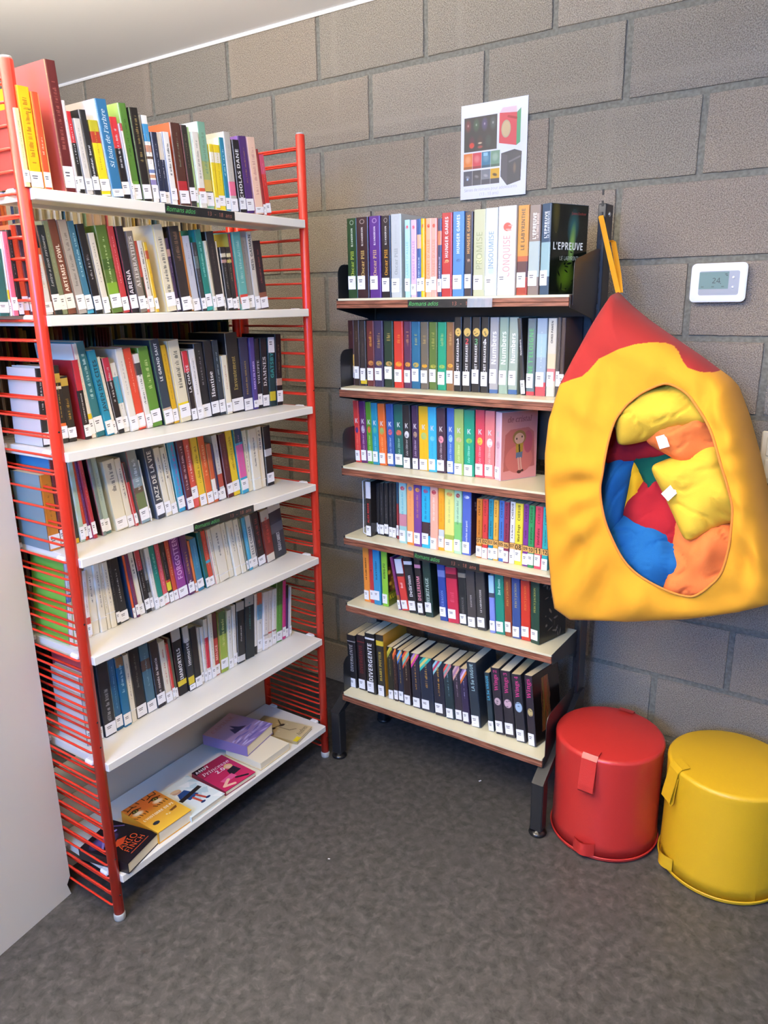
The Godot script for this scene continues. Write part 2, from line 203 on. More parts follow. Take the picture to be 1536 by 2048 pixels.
	["red", 5, """
1.2406 -0.0832 0.0145 0.1892 -0.005 0.1156;c0bcb8;white-covered grey;~;888;cv=dcd8d4
1.2253 -0.0789 0.0097 0.2142 -0.004 0.1334;b84a5a;tall pink red;-;0;cv=c05060
1.2141 -0.0803 0.0084 0.1994 -0.001 0.1282;d8d4d0;light;-;0;
1.2044 -0.0840 0.0089 0.1974 0.003 0.1259;38383a;narrow dark white-footed;-;0;
1.1935 -0.0770 0.0325 0.1987 0.013 0.1259;222226;thick black silver-scribbled;~~;a8a8a8;f=i t=.2-.65
1.1589 -0.0800 0.0206 0.1954 0.020 0.1289;20587e;deep blue;~;6aa0c0;
1.1368 -0.0776 0.0229 0.1939 0.027 0.1204;1c6a98;bright blue tan-topped;~~;b8d8e8;b=.86-1:8a6a48
1.1115 -0.0797 0.0161 0.1910 0.032 0.1213;e2dcca;ivory;~;444;st=.15-.16
1.0926 -0.0817 0.0310 0.2009 0.037 0.1250;1e1e22;black dull-lettered;~;7a7a70;
1.0596 -0.0812 0.0297 0.1955 0.043 0.1233;456c82;slate blue brown-banded;~;7aa0b0;b=.62-.78:5a463e
1.0274 -0.0794 0.0271 0.1932 0.048 0.1179;30282c;dark plum;Le monde de Marcia;d8d0d0;t=.2-.75
0.9984 -0.0798 0.0219 0.1823 0.054 0.1127;dcd4c0;cream red-lettered;~;b04030;
0.9752 -0.0791 0.0093 0.1688 0.058 0.1095;c83a34;thin scarlet;-;0;b=.0-.15:e0dcd0
0.9651 -0.0820 0.0094 0.1801 0.061 0.1128;5a6050;thin leafy photo;-;0;cv=7a3026
0.9518 -0.0813 0.0309 0.1992 0.054 0.1306;201e20;black yellow-tagged big-lettered;IMMORTELS;f0f0f0;t=.22-.7 b=.14-.22:d8c030 b=.82-1:b0b0b0 st=0
0.9182 -0.0777 0.0219 0.1947 0.046 0.1204;262a2e;black yellow-tagged slim;immortels;e0e0e0;b=.1-.22:d8c030 b=.76-1:c0c0c0 st=.02-.1
0.8956 -0.0778 0.0238 0.1831 0.034 0.1113;1c1c1e;black pale-topped;-;0;cv=c8c4b8
0.8707 -0.0813 0.0099 0.1733 0.023 0.1084;c8c8c4;pale grey;~;888;
0.8597 -0.0809 0.0117 0.1701 0.011 0.1146;e0dcd4;white red-striped;~;c03038;
0.8471 -0.0811 0.0137 0.1876 0.004 0.1227;dcd8d0;white red-lined;-;0;b=.2-.7:c83040
0.8320 -0.0790 0.0152 0.1965 -0.005 0.1307;e2dccc;ivory pair;~;777;
0.8158 -0.0834 0.0179 0.1912 -0.015 0.1221;b84038;brick red maroon-topped;MALICE;e8c0b0;b=.6-1:5e2a2c t=.18-.55
0.7959 -0.0806 0.0284 0.1879 -0.024 0.1186;9ab048;lime green;~~;d8d890;b=.62-1:4a6a40 f=i
0.7655 -0.0803 0.0190 0.1812 -0.034 0.1134;e0e0d8;white side-lettered;~;555;
0.7453 -0.0805 0.0147 0.1897 -0.045 0.1180;e2e0d6;white plain-backed;~;777;
0.7280 -0.0793 0.0311 0.1909 -0.052 0.1225;1e2024;black bold-lettered;ET LA LUNE LA-HAUT;f0f0f0;t=.35-.62 b=.02-.12:c8c8c8 b=.86-1:b0b0b0 st=0
0.6952 -0.0789 0.0372 0.1975 -0.059 0.1294;1e262a;black teal-lined;~;3a8a88;b=.84-1:a8a8a6 st=0
0.6563 -0.0808 0.0124 0.1924 -0.068 0.1222;dcd8d2;white black-footed;-;0;b=.0-.14:222 st=0
0.6426 -0.0815 0.0209 0.1913 -0.075 0.1269;d8d6d0;white orange-blue topped;~~;666;b=.8-1:c8583a b=.55-.8:6a98b0 f=i
0.6204 -0.0770 0.0219 0.1862 -0.081 0.1220;dcd6d0;white logo-footed;~;888;b=.24-.27:a09890
0.5969 -0.0802 0.0177 0.1831 -0.086 0.1223;dcd6d0;white red-dotted;~;888;b=.24-.27:c05050
0.5775 -0.0796 0.0186 0.1815 -0.088 0.1138;dedad4;white brown-dotted;~;888;b=.24-.27:8a5a58
0.5574 -0.0803 0.0261 0.1952 -0.087 0.1271;58903c;tall green;~;7ab060;b=.62-1:40682e
0.5291 -0.0808 0.0154 0.1934 -0.087 0.1219;c83880;magenta;~;e080b0;
0.5127 -0.0820 0.0127 0.1738 -0.086 0.1062;4a2c60;narrow purple;-;0;b=.75-1:221c20
0.4983 -0.0793 0.0104 0.1651 -0.086 0.1014;d8d4ca;white;-;0;
"""],
	["black", 0, """
0.0711 0.3321 0.0354 0.2175 0.002 0.1447;1e3a20;dark green gold-titled;Oscar Pill;a0b040;f=s t=.27-.6 t2=ELI_ANDERSON e0e0d8
0.1070 0.3362 0.0415 0.2177 0.002 0.1337;2c1a1c;deep brown gold-titled;Oscar Pill;c0a860;f=s t=.27-.6 t2=ELI_ANDERSON e0e0d8
0.1496 0.3345 0.0382 0.2177 0.002 0.1376;47256e;violet gold-titled;Oscar Pill;c0a870;f=s t=.27-.6 t2=ELI_ANDERSON e0e0d8
0.1891 0.3322 0.0312 0.2164 0.002 0.1332;1c1418;black orange-titled;Oscar Pill;d09a30;f=s t=.27-.6 t2=ELI_ANDERSON e0e0d8
0.2230 0.3352 0.0341 0.2181 0.002 0.1419;b0b6b8;silver grey;Oscar Pill;8a9092;f=s t=.27-.6 t2=ELI_ANDERSON a8aeb0
0.2696 0.3377 0.0167 0.2005 0.002 0.1325;a8d4dc;pale cyan;CARNET D'ALLIE;88b8c4;t=.22-.75 o=.88-.93:c05060:.55
0.2876 0.3353 0.0174 0.1993 0.002 0.1259;d0b0cc;lavender;CARNET D'ALLIE;b08ab0;t=.22-.75 o=.88-.93:c05060:.55 st=.06-.2
0.3062 0.3345 0.0134 0.2008 0.002 0.1279;2c4a80;blue face-pictured;CARNET D'ALLIE;d0d8e8;t=.2-.52 b=.62-.8:d0a888
0.3209 0.3378 0.0114 0.2006 0.002 0.1271;f0b418;golden yellow;CARNET D'ALLIE;d89a20;t=.22-.75 o=.88-.93:d04030:.55
0.3325 0.3320 0.0180 0.2004 0.002 0.1297;f0a888;light salmon;CARNET D'ALLIE;e08a68;t=.22-.75 o=.88-.93:d04030:.55
0.3522 0.3378 0.0179 0.1991 0.002 0.1298;f0a090;salmon pink;CARNET D'ALLIE;e08a78;t=.22-.75 o=.88-.93:d04030:.55
0.3710 0.3349 0.0128 0.1977 0.002 0.1313;2a3050;navy face-pictured;CARNET D'ALLIE;d0d0e0;t=.2-.52 b=.66-.84:b87858
0.3846 0.3366 0.0314 0.2097 0.002 0.1284;9a2e30;brick red white-titled;HUNGER GAMES;f0e8e8;t=.46-.96 o=.41-.45:c0a070:.4
0.4174 0.3361 0.0333 0.2103 0.002 0.1398;4a7ab8;blue white-titled;HUNGER GAMES;e8f0f8;t=.5-.97 o=.41-.45:385a88:.4
0.4516 0.3337 0.0236 0.2077 0.002 0.1321;2a2228;black tan-titled;HUNGER GAMES;c89858;t=.5-.97 o=.41-.45:a08878:.4
0.4762 0.3318 0.0341 0.2116 0.002 0.1383;aeb294;sage cream;PROMISE;8c9474;f=n t=.3-.75 o=.38-.48:d0e0a0:.45
0.5108 0.3345 0.0349 0.2123 0.002 0.1393;c0c8ca;white pale-blue;INSOUMISE;6a88a0;f=n t=.3-.75 o=.25-.32:b0d0d8:.45
0.5477 0.3368 0.0491 0.2134 0.002 0.1314;cccac8;thick white red-titled;CONQUISE;c88a8a;f=n t=.2-.68 o=.72-.82:c85048:.45
0.5988 0.3317 0.0296 0.2122 0.002 0.1345;b88038;amber dark-footed;LE LABYRINTHE;33221a;t=.5-.97 b=.0-.2:8a3020 b=.2-.38:3e2028 b=.38-.44:a05030
0.6313 0.3370 0.0299 0.2100 0.002 0.1305;6e625e;brown silver-lettered;L'EPREUVE;f0f0f0;t=.62-.92 b=.2-.6:9aa8a8 t2=LA_TERRE_BRULEE d8c8c0
0.6633 0.3365 0.0301 0.2106 0.002 0.1308;34465c;steel blue silver-lettered;L'EPREUVE;f0f4f8;t=.62-.92 b=.2-.58:8aa8b0 t2=LE_LABYRINTHE d0d8e0 cv=art_maze y=22
"""],
	["black", 1, """
0.0317 0.2866 0.0229 0.1922 0.004 0.1220;3a2020;dark maroon gold-plaqued;~;8a7050;b=.2-.48:c09a48 t=.6-.85
0.0553 0.2915 0.0221 0.1922 0.004 0.1220;352a24;dark brown gold-edged;~;8a7860;t=.6-.85
0.0783 0.2921 0.0228 0.1914 0.004 0.1220;332e2c;charcoal yellow-tabbed;~;5a5450;b=.03-.1:c0a828
0.1029 0.2904 0.0270 0.1914 0.004 0.1210;5a2c2c;maroon gold-flourished;~~;c8943c;t=.55-.86 o=.32-.4:b07a40:.75
0.1312 0.2919 0.0311 0.1915 0.004 0.1191;38304a;midnight blue gold-flourished;~~;b89850;t=.55-.86 o=.32-.4:a88a50:.75
0.1647 0.2900 0.0325 0.1907 0.004 0.1220;26362a;forest green gold-flourished;~~;b89850;t=.52-.86 o=.32-.4:a88a50:.75
0.1984 0.2884 0.0318 0.1903 0.004 0.1197;b8382c;red gold-flourished;~~;d08a3a;t=.55-.86 o=.32-.4:d89030:.75
0.2318 0.2869 0.0261 0.1896 0.004 0.1220;4a2c48;aubergine gold-flourished;~~;b88a50;t=.52-.86 o=.32-.4:c08a3a:.75
0.2587 0.2881 0.0289 0.1891 0.004 0.1211;22587a;petrol blue gold-flourished;~~;a8985a;t=.52-.86 o=.32-.4:a8904a:.75
0.2893 0.2883 0.0267 0.1887 0.004 0.1189;5c564c;grey brown gold-flourished;~~;a8905a;t=.52-.86 o=.32-.38:c89430:.75
0.3172 0.2872 0.0265 0.1880 0.004 0.1220;4e6430;moss green gold-flourished;~~;a09a50;t=.52-.86 o=.32-.38:a09a40:.75
0.3450 0.2872 0.0278 0.1880 0.004 0.1171;1c8668;sea green gold-flourished;~~;9aa868;t=.52-.86 o=.32-.38:8aa050:.75
0.3744 0.2890 0.0249 0.1881 0.004 0.1146;7a5838;tan brown gold-flourished;~~;a88a5a;t=.52-.86 o=.34-.4:d0983a:.75
0.4010 0.2923 0.0235 0.2018 0.004 0.1220;1e1e20;black yellow-marked first;SECRET BREAKERS;e8e8e8;t=.2-.66 o=.74-.86:d0b060:.9 t2=1 dddddd
0.4258 0.2889 0.0264 0.2018 0.004 0.1220;242426;black yellow-marked second;SECRET BREAKERS;e8e8e8;t=.2-.66 o=.74-.86:d0b060:.9 t2=2 c04048
0.4545 0.2897 0.0263 0.2017 0.004 0.1220;1e1e20;black yellow-marked third;SECRET BREAKERS;e8e8e8;t=.2-.66 o=.74-.86:d0b060:.9 t2=3 60a070
0.4826 0.2905 0.0243 0.2017 0.004 0.1220;1e1e20;black yellow-marked fourth;SECRET BREAKERS;e8e8e8;t=.2-.66 o=.74-.86:d0b060:.9 t2=4 dddddd
0.5093 0.2919 0.0259 0.2010 0.004 0.1220;9a9a9c;silver grey blue-footed;Numbers;e8e8e8;b=.0-.05:3a5a88
0.5368 0.2897 0.0261 0.2009 0.004 0.1220;8aa090;silver green;Numbers;dde8dd;
0.5646 0.2898 0.0263 0.2009 0.004 0.1220;96a498;misty green blue-footed;Numbers;f4f4f4;b=.0-.06:3a5a88 t=.4-.8
0.6039 0.2911 0.0124 0.1989 0.091 0.1220;2c2a2a;black small-lettered;Numbers;e0e0e0;t=.5-.75 st=.02-.2
0.6168 0.2903 0.0236 0.1979 0.004 0.1220;5a6a70;blue green red-footed;NE T'ELOIGNE;50a060;b=.0-.05:c04048 t=.25-.9
0.6434 0.2922 0.0280 0.1984 0.004 0.1217;92a4b4;ice blue red-footed;~;b8c8d0;b=.0-.18:c84850 b=.5-.8:9ab8c0
0.6734 0.2907 0.0232 0.1984 0.004 0.1212;c8c4b4;pale rainbow;CHRIS PAWEN;333;t=.68-.97 b=.2-.36:c87878 b=.36-.55:d0c0a0
0.6975 0.2871 0.0095 0.2002 0.004 0.1220;443c3a;dark lace-patterned;~;6a605c;cv=2a2422
0.7083 0.2909 0.0125 0.1999 0.004 0.1220;3a2e2c;dark brown curtain;-;0;cv=4a3c38
"""],
	["black", 2, """
0.0497 0.2877 0.0212 0.1920 0.040 0.1190;c43c38;tomato red;Léa Olivier;e89080;f=i t=.2-.47 t2=K o=.48-.58:3a3a78:.62
0.0716 0.2871 0.0238 0.1916 0.038 0.1174;5c2a5c;plum purple;Léa Olivier;e8d8e8;f=i t=.2-.47 t2=K o=.48-.62:b8b0c0:.62
0.0965 0.2880 0.0213 0.1911 0.036 0.1177;4e8a2c;grass green;Léa Olivier;c8e0a0;f=i t=.2-.47 t2=K o=.5-.62:c8603c:.62
0.1187 0.2909 0.0227 0.1901 0.035 0.1220;1e84a0;lagoon blue;Léa Olivier;a8d8e0;f=i t=.2-.47 t2=K o=.5-.62:4aa890:.62
0.1424 0.2906 0.0263 0.1898 0.033 0.1220;d8682c;orange;Léa Olivier;f0c090;f=i t=.2-.47 t2=K o=.5-.62:90a860:.62
0.1700 0.2870 0.0261 0.1896 0.031 0.1220;2c4e90;royal blue;Léa Olivier;e0e8f0;f=i t=.2-.47 t2=K o=.5-.6:c05a70:.62
0.1971 0.2862 0.0329 0.1901 0.029 0.1220;1c5450;pine green;Léa Olivier;e0f0e8;f=i t=.2-.47 t2=K o=.5-.6:c0604c:.62
0.2311 0.2919 0.0284 0.1905 0.028 0.1219;242428;black;Léa Olivier;f0f0f0;f=i t=.2-.47 t2=K o=.48-.6:d0d0d0:.62
0.2607 0.2881 0.0235 0.1906 0.026 0.1217;3a2848;dark violet;Léa Olivier;e8e0f0;f=i t=.2-.47 t2=K o=.5-.6:a08870:.62
0.2853 0.2888 0.0329 0.1903 0.024 0.1191;e2b022;sunflower yellow;Léa Olivier;d89a20;f=i t=.2-.47 t2=K o=.48-.6:a0b870:.62
0.3193 0.2928 0.0275 0.1904 0.022 0.1220;38a8cc;light blue;Léa Olivier;2888b0;f=i t=.2-.47 t2=K o=.48-.56:70c0d8:.62
0.3477 0.2929 0.0293 0.1897 0.021 0.1220;3e2c3a;dark plum pink-dotted;Léa Olivier;f0e8f0;f=i t=.2-.47 t2=K o=.46-.58:d88a98:.62
0.3787 0.2880 0.0243 0.1911 0.019 0.1220;3a62ac;cornflower blue;Léa Olivier;d8e0f4;f=i t=.2-.47 t2=K o=.48-.6:98c0e0:.62
0.4040 0.2911 0.0303 0.1900 0.017 0.1208;9ab464;spring green;Léa Olivier;dce8b8;f=i t=.2-.47 t2=K o=.5-.58:c0b088:.62
0.4351 0.2907 0.0328 0.1895 0.015 0.1220;1c8a70;jade green;Léa Olivier;d8f0e8;f=i t=.2-.47 t2=K o=.5-.58:80b050:.62
0.4693 0.2870 0.0290 0.1914 0.014 0.1220;d04454;raspberry;Léa Olivier;f0d0d0;f=i t=.2-.47 t2=K o=.48-.6:e0b848:.62
0.4989 0.2875 0.0302 0.1911 0.012 0.1220;e07a78;warm pink;Léa Olivier;f4d0c8;f=i t=.2-.47 t2=K o=.46-.6:f0dce0:.62
0.5304 0.2869 0.0278 0.1904 0.010 0.1220;e8c4cc;pale pink girl-covered;Léa Olivier;c89aa8;f=i t=.2-.47 t2=K o=.46-.58:d0a0b0:.62 cv=art_girl y=30
"""],
	["black", 3, """
0.1120 0.3266 0.0185 0.1769 0.006 0.1190;221e1e;black white-topped red-titled;ALEX RIDER;b83030;t=.25-.62 b=.7-1:c8ccd4
0.1308 0.2938 0.0039 0.1659 0.006 0.1099;1e1e22;glossy black;~;8a8a92;
0.1348 0.2943 0.0061 0.1677 0.006 0.1067;1e1e22;glossy black;~;8a8a92;
0.1422 0.2952 0.0163 0.1696 0.006 0.1109;202024;glossy black;~;8a8a92;
0.1595 0.2953 0.0156 0.1723 0.006 0.1098;1e1e22;glossy black;~;8a8a92;
0.1761 0.2940 0.0131 0.1735 0.006 0.1168;202024;glossy black;~;8a8a92;
0.1900 0.2952 0.0141 0.1752 0.006 0.1129;1e1e22;glossy black;~;8a8a92;
0.2084 0.2994 0.0078 0.1830 0.006 0.1187;8a3034;narrow red blue-topped;-;0;b=.62-1:24506a
0.2345 0.3257 0.0269 0.1920 0.006 0.1274;9cc8c4;mint leaf-pictured;Ma vie selon Moi;3a98b0;t=.45-.84 f=i o=.86-.93:c04858:.62 b=.28-.48:c08090
0.2640 0.3273 0.0246 0.1905 0.006 0.1261;f0a060;apricot;Ma vie selon Moi;d88850;t=.45-.84 f=i o=.88-.95:6878a8:.62 b=.0-.07:f08838
0.2897 0.3298 0.0264 0.1907 0.006 0.1178;6a4088;purple orange-sealed;Ma vie selon Moi;d09a40;t=.45-.84 f=i o=.88-.95:e0a040:.62
0.3172 0.3296 0.0281 0.1902 0.006 0.1167;28a8d0;cyan;Ma vie selon Moi;163a68;t=.45-.84 f=i o=.88-.95:a05078:.62 b=.2-.42:3a2a30
0.3465 0.3301 0.0259 0.1908 0.006 0.1233;f0b098;peach;Ma vie selon Moi;f8f0e8;t=.45-.84 f=i o=.88-.95:b03040:.62
0.3731 0.3268 0.0189 0.1892 0.006 0.1247;f0a428;orange yellow;Ma vie selon Moi;d08020;t=.45-.84 f=i b=.2-.34:c8d0d0
0.3926 0.3259 0.0322 0.1901 0.006 0.1173;e4e080;pale yellow red-footed;Ma vie selon Moi;a8b068;t=.45-.84 f=i b=.2-.27:9ab050 o=.88-.95:e09a50:.62
0.4259 0.3286 0.0244 0.1906 0.006 0.1160;b0d8b0;soft green;Ma vie selon Moi;3a6a5a;t=.45-.84 f=i b=.2-.5:7ac070 o=.88-.95:a84048:.62
0.4510 0.3253 0.0283 0.1905 0.006 0.1170;4a60b0;periwinkle dark-covered;Camelien est parti;f0f0f8;t=.15-.55 o=.88-.93:e0e0f0:.62 cv=art_figure
0.4970 0.3268 0.0183 0.1734 0.006 0.1079;b87028;orange number one;CHERUB;5a3414;n=01 t=.72-.98 t2=100_jours_en_enfer 3a2414
0.5160 0.3271 0.0171 0.1753 0.006 0.1145;c0383a;red number two;CHERUB;702024;n=02 t=.72-.98 t2=Trafic 401418
0.5334 0.3247 0.0155 0.1765 0.006 0.1130;1e7e98;teal blue number three;CHERUB;124a5c;n=03 t=.72-.98 t2=Arizona_Max 0e2e3a
0.5491 0.3254 0.0155 0.1766 0.006 0.1111;d8a440;amber number four;CHERUB;7a5a24;n=04 t=.72-.98 t2=Chute_libre 6a4a1a
0.5654 0.3241 0.0170 0.1766 0.006 0.1159;3c68b0;blue number five;CHERUB;223c6a;n=05 t=.72-.98 t2=Les_survivants 121e3a
0.5827 0.3289 0.0160 0.1763 0.006 0.1142;7a2c48;wine red number six;CHERUB;44182a;n=06 t=.72-.98 t2=Sang_pour_sang 2a0e1a
0.5991 0.3243 0.0154 0.1782 0.006 0.1141;dcdad8;white number seven;CHERUB;5a5a58;n=07 t=.72-.98 t2=A_la_derive 333333
0.6150 0.3257 0.0235 0.1763 0.006 0.1099;e0d040;yellow number eight;CHERUB;5a5420;n=08 t=.72-.98 t2=Mad_Dogs 3a3614
0.6391 0.3258 0.0164 0.1769 0.006 0.1104;6a3080;purple number nine;CHERUB;3a1a48;n=09 t=.72-.98 t2=Crash 2a1034
0.6559 0.3295 0.0180 0.1768 0.006 0.1188;2c8050;green number ten;CHERUB;164a2c;n=10 t=.72-.98 t2=Le_grand_jeu 0e2c1a
0.6746 0.3290 0.0224 0.1770 0.006 0.1179;c04058;crimson number eleven;CHERUB;7a2434;n=11 t=.72-.98 t2=Vandales 501420
0.6974 0.3306 0.0173 0.1774 0.006 0.1117;28989c;turquoise number twelve;CHERUB;145458;n=12 t=.72-.98 t2=La_vague_fantome 0e3436
"""],
	["black", 4, """
0.0883 0.3123 0.0229 0.1838 0.027 0.1175;e08a38;orange black-titled;LE CLAN ARANOV;2a1a10;t=.4-.82
0.1123 0.3128 0.0163 0.1857 0.027 0.1216;b0383a;red dark-titled;~~;5a1a1c;t=.4-.8
0.1299 0.3162 0.0261 0.1848 0.027 0.1221;2c84b4;blue dark-titled;BLACK FRIDAY;123a50;t=.45-.8
0.1611 0.3142 0.0229 0.1849 0.027 0.1158;82b83a;lime explosion-covered;KUNG-FU;2a4a1a;t=.5-.78 cv=art_fire
0.2233 0.3157 0.0098 0.1724 0.190 0.1129;6a2a60;leaning purple;~;a87aa0;b=.18-.28:8a5a30
0.2346 0.3125 0.0265 0.1682 0.180 0.1080;c03a34;leaning red silver-labelled;~~;f0d0d0;b=.72-1:d0d4dc b=.66-.72:403030 t=.3-.6
0.2638 0.3159 0.0304 0.1820 0.140 0.1144;222226;leaning black white-titled;Delirium;f0f0f0;f=s t=.28-.68 b=.86-.92:d0d0d8
0.2963 0.3160 0.0220 0.1856 0.100 0.1182;242024;leaning black pink-titled;DELIRIUM;e08aa0;t=.2-.74 b=.82-.88:c080a0
0.3207 0.3135 0.0281 0.1833 0.077 0.1195;1e3430;dark green white-titled;L'HERITAGE;c8d8d0;f=s t=.16-.7 cv=16241f
0.3741 0.3158 0.0264 0.1788 0.078 0.1096;243e8a;royal blue silver-titled;ERAGON;8090c8;f=s t=.26-.55 b=.78-.9:6a7ab8
0.4020 0.3150 0.0370 0.1757 0.077 0.1107;b42c48;crimson emblem-topped;~~;d0607a;f=s t=.26-.55 b=.8-.88:5a1828
0.4406 0.3120 0.0268 0.1780 0.071 0.1094;202428;black emblem-marked;BRISINGR;6a6a6a;f=s t=.2-.5 b=.84-.92:8a8070
0.4699 0.3157 0.0293 0.1788 0.072 0.1135;3c3a3c;charcoal;ELEVATION;b0b0b0;t=.36-.58
0.5015 0.3164 0.0295 0.1782 0.069 0.1095;343436;dark grey narrow-titled;LE LABORATOIRE;c8c8c8;t=.3-.72
0.5421 0.3157 0.0171 0.1765 0.063 0.1172;7886d0;periwinkle silver-labelled;-;0;b=.7-1:a8d0e0 b=.62-.7:404858
0.5605 0.3127 0.0278 0.1842 0.060 0.1209;1e7868;teal author-lettered;Zoe Evans;d0e8e0;t=.65-.92
0.5894 0.3133 0.0223 0.1830 0.059 0.1123;7e3c28;brick brown gold-titled;PERCY JACKSON;b88a48;f=s t=.5-.92
0.6127 0.3139 0.0259 0.1838 0.053 0.1131;34487e;denim blue gold-titled;PERCY JACKSON;b0a060;f=s t=.5-.92
0.6396 0.3130 0.0284 0.1806 0.051 0.1187;b83428;red gold-titled;PERCY JACKSON;d0803a;f=s t=.5-.92
0.6691 0.3142 0.0303 0.1819 0.050 0.1207;1c3830;dark green gold-titled;PERCY JACKSON;a8a050;f=s t=.5-.92 cv=art_marble y=16
"""],
	["black", 5, """
0.0408 0.3455 0.0336 0.1890 0.034 0.1169;1e1e22;black ring-marked;DIVERGENTE;a0a0a4;t=.3-.82 b=.87-.89:888
0.0798 0.3433 0.0312 0.1968 0.034 0.1252;241e22;black dark-red-titled;DIVERGENTE;6a2428;t=.3-.82 b=.87-.89:6a2a2c
0.1172 0.3479 0.0366 0.2138 0.036 0.1370;1c1c1e;black bold white-titled;DIVERGENTE;f0f0f0;t=.2-.84 b=.9-.93:e8e8e8
0.1582 0.3431 0.0284 0.2169 0.040 0.1418;282826;black gold-sided;HARRY POTTER;d0b848;f=s t=.24-.74 cv=b8862a b=.82-.9:d0b838
0.1989 0.3423 0.0220 0.1834 0.046 0.1225;22221c;thin black yellow-striped;~;8a8a50;d=d0c040,a8a83a
0.2221 0.3436 0.0146 0.1837 0.051 0.1164;2e1e20;thin black orange-striped;~;b08040;d=e08038,c04a30
0.2377 0.3410 0.0215 0.1814 0.055 0.1219;1e2438;black sky-striped;~;c09a40;d=6ab0e0,e0a860,3a70b8
0.2608 0.3446 0.0273 0.1858 0.058 0.1207;261c1e;black rainbow-striped;~;b0a080;d=d85038,e0b060,68b8b0,c85038
0.2941 0.3455 0.0311 0.1865 0.062 0.1152;222434;black pink-striped;~;d0983a;d=b088c8,e0a858,c83a90
0.3274 0.3464 0.0458 0.1831 0.067 0.1209;20283a;wide black aqua-striped;~;d0983a;d=38b0a0,d8c878,38b0a0
0.3764 0.3466 0.0375 0.1844 0.076 0.1130;222432;black ice-striped;~;d0983a;d=90c8d8,b04060,90c8c8
0.4163 0.3470 0.0287 0.1828 0.087 0.1151;223038;black coral-striped;~;80a0a8;d=d85048,7aa0a0,d08080
0.4463 0.3416 0.0264 0.1823 0.096 0.1174;302a36;black mauve-striped;~;a090a0;d=c0a0a0,a07898,d0a090
0.4744 0.3449 0.0236 0.1805 0.100 0.1184;2a2440;black violet-striped;~;a0a8c0;d=8a6aa0,d8c0d8,d87838
0.5038 0.3455 0.0313 0.2104 0.111 0.1341;242e3a;thick slate silver-titled;LA 5e VAGUE;a8c8c8;t=.55-.98
0.5591 0.3413 0.0173 0.1891 0.114 0.1203;22303a;thin slate blue-titled;LA 5e VAGUE;48a8c8;t=.5-.98
0.5832 0.3430 0.0280 0.2116 0.117 0.1404;282630;pink-titled;Wings 2;c83880;f=s t=.66-.97 o=.44-.56:b8a0a8:.8
0.6136 0.3413 0.0320 0.2105 0.120 0.1320;28262e;pink-titled;Wings 3;c83880;f=s t=.66-.97 o=.44-.58:c8a8b4:.8
0.6521 0.3474 0.0302 0.2123 0.123 0.1385;26262e;pink-titled;Wings 4;c83880;f=s t=.66-.97 o=.44-.6:a0b8d0:.8
0.6890 0.3467 0.0256 0.2176 0.117 0.1388;2a2630;pink-titled;Wings;c83880;f=s t=.66-.97 o=.42-.54:b0a070:.8 cv=art_hair y=10
"""],
]


var M := {}
var taken := {}
var rng := RandomNumberGenerator.new()
var fonts := {}
var glyph_cache := {}
var TS

# ---------------------------------------------------------------- scene helpers
func numbered(called: String) -> String:
	var n: int = taken.get(called, 0)
	taken[called] = n + 1
	return called if n == 0 else "%s_%03d" % [called, n]

func thing(called: String, label: String, category: String, at := Vector3.ZERO, group := "") -> Node3D:
	var o := Node3D.new()
	o.name = numbered(called)
	add_child(o, true)
	o.position = at
	o.set_meta("label", label)
	o.set_meta("category", category)
	if group: o.set_meta("group", group)
	return o

func part(called: String, mesh: Mesh, material: Material, parent: Node3D, at := Vector3.ZERO) -> MeshInstance3D:
	var o := MeshInstance3D.new()
	o.name = called
	o.mesh = mesh
	if material: o.material_override = material
	o.position = at
	parent.add_child(o, true)
	return o

func struct(called: String, mesh: Mesh, material: Material, at := Vector3.ZERO, label := "", category := "") -> MeshInstance3D:
	var o := part(called, mesh, material, self, at)
	o.set_meta("kind", "structure")
	o.set_meta("label", label)
	o.set_meta("category", category)
	return o

func mat(c: Color, rough := 0.6, metal := 0.0, spec := 0.5) -> StandardMaterial3D:
	var m := StandardMaterial3D.new()
	m.albedo_color = c
	m.roughness = rough
	m.metallic = metal
	m.metallic_specular = spec
	return m

func hexc(s: String) -> Color:
	if s.length() < 3: return Color.WHITE
	if s.length() == 3: s = s[0] + s[0] + s[1] + s[1] + s[2] + s[2]
	return Color.html(s)

# ---------------------------------------------------------------- mesh helpers
func begin() -> SurfaceTool:
	var st := SurfaceTool.new()
	st.begin(Mesh.PRIMITIVE_TRIANGLES)
	return st

func done(st: SurfaceTool, smooth := false) -> ArrayMesh:
	if smooth: st.index()
	st.generate_normals()
	return st.commit()

func tri(st: SurfaceTool, a: Vector3, b: Vector3, c: Vector3, n: Vector3) -> void:
	if (b - a).cross(c - a).dot(n) > 0.0:
		st.add_vertex(a); st.add_vertex(c); st.add_vertex(b)
	else:
		st.add_vertex(a); st.add_vertex(b); st.add_vertex(c)

func quad(st: SurfaceTool, a: Vector3, b: Vector3, c: Vector3, d: Vector3, n: Vector3) -> void:
	tri(st, a, b, c, n)
	tri(st, a, c, d, n)

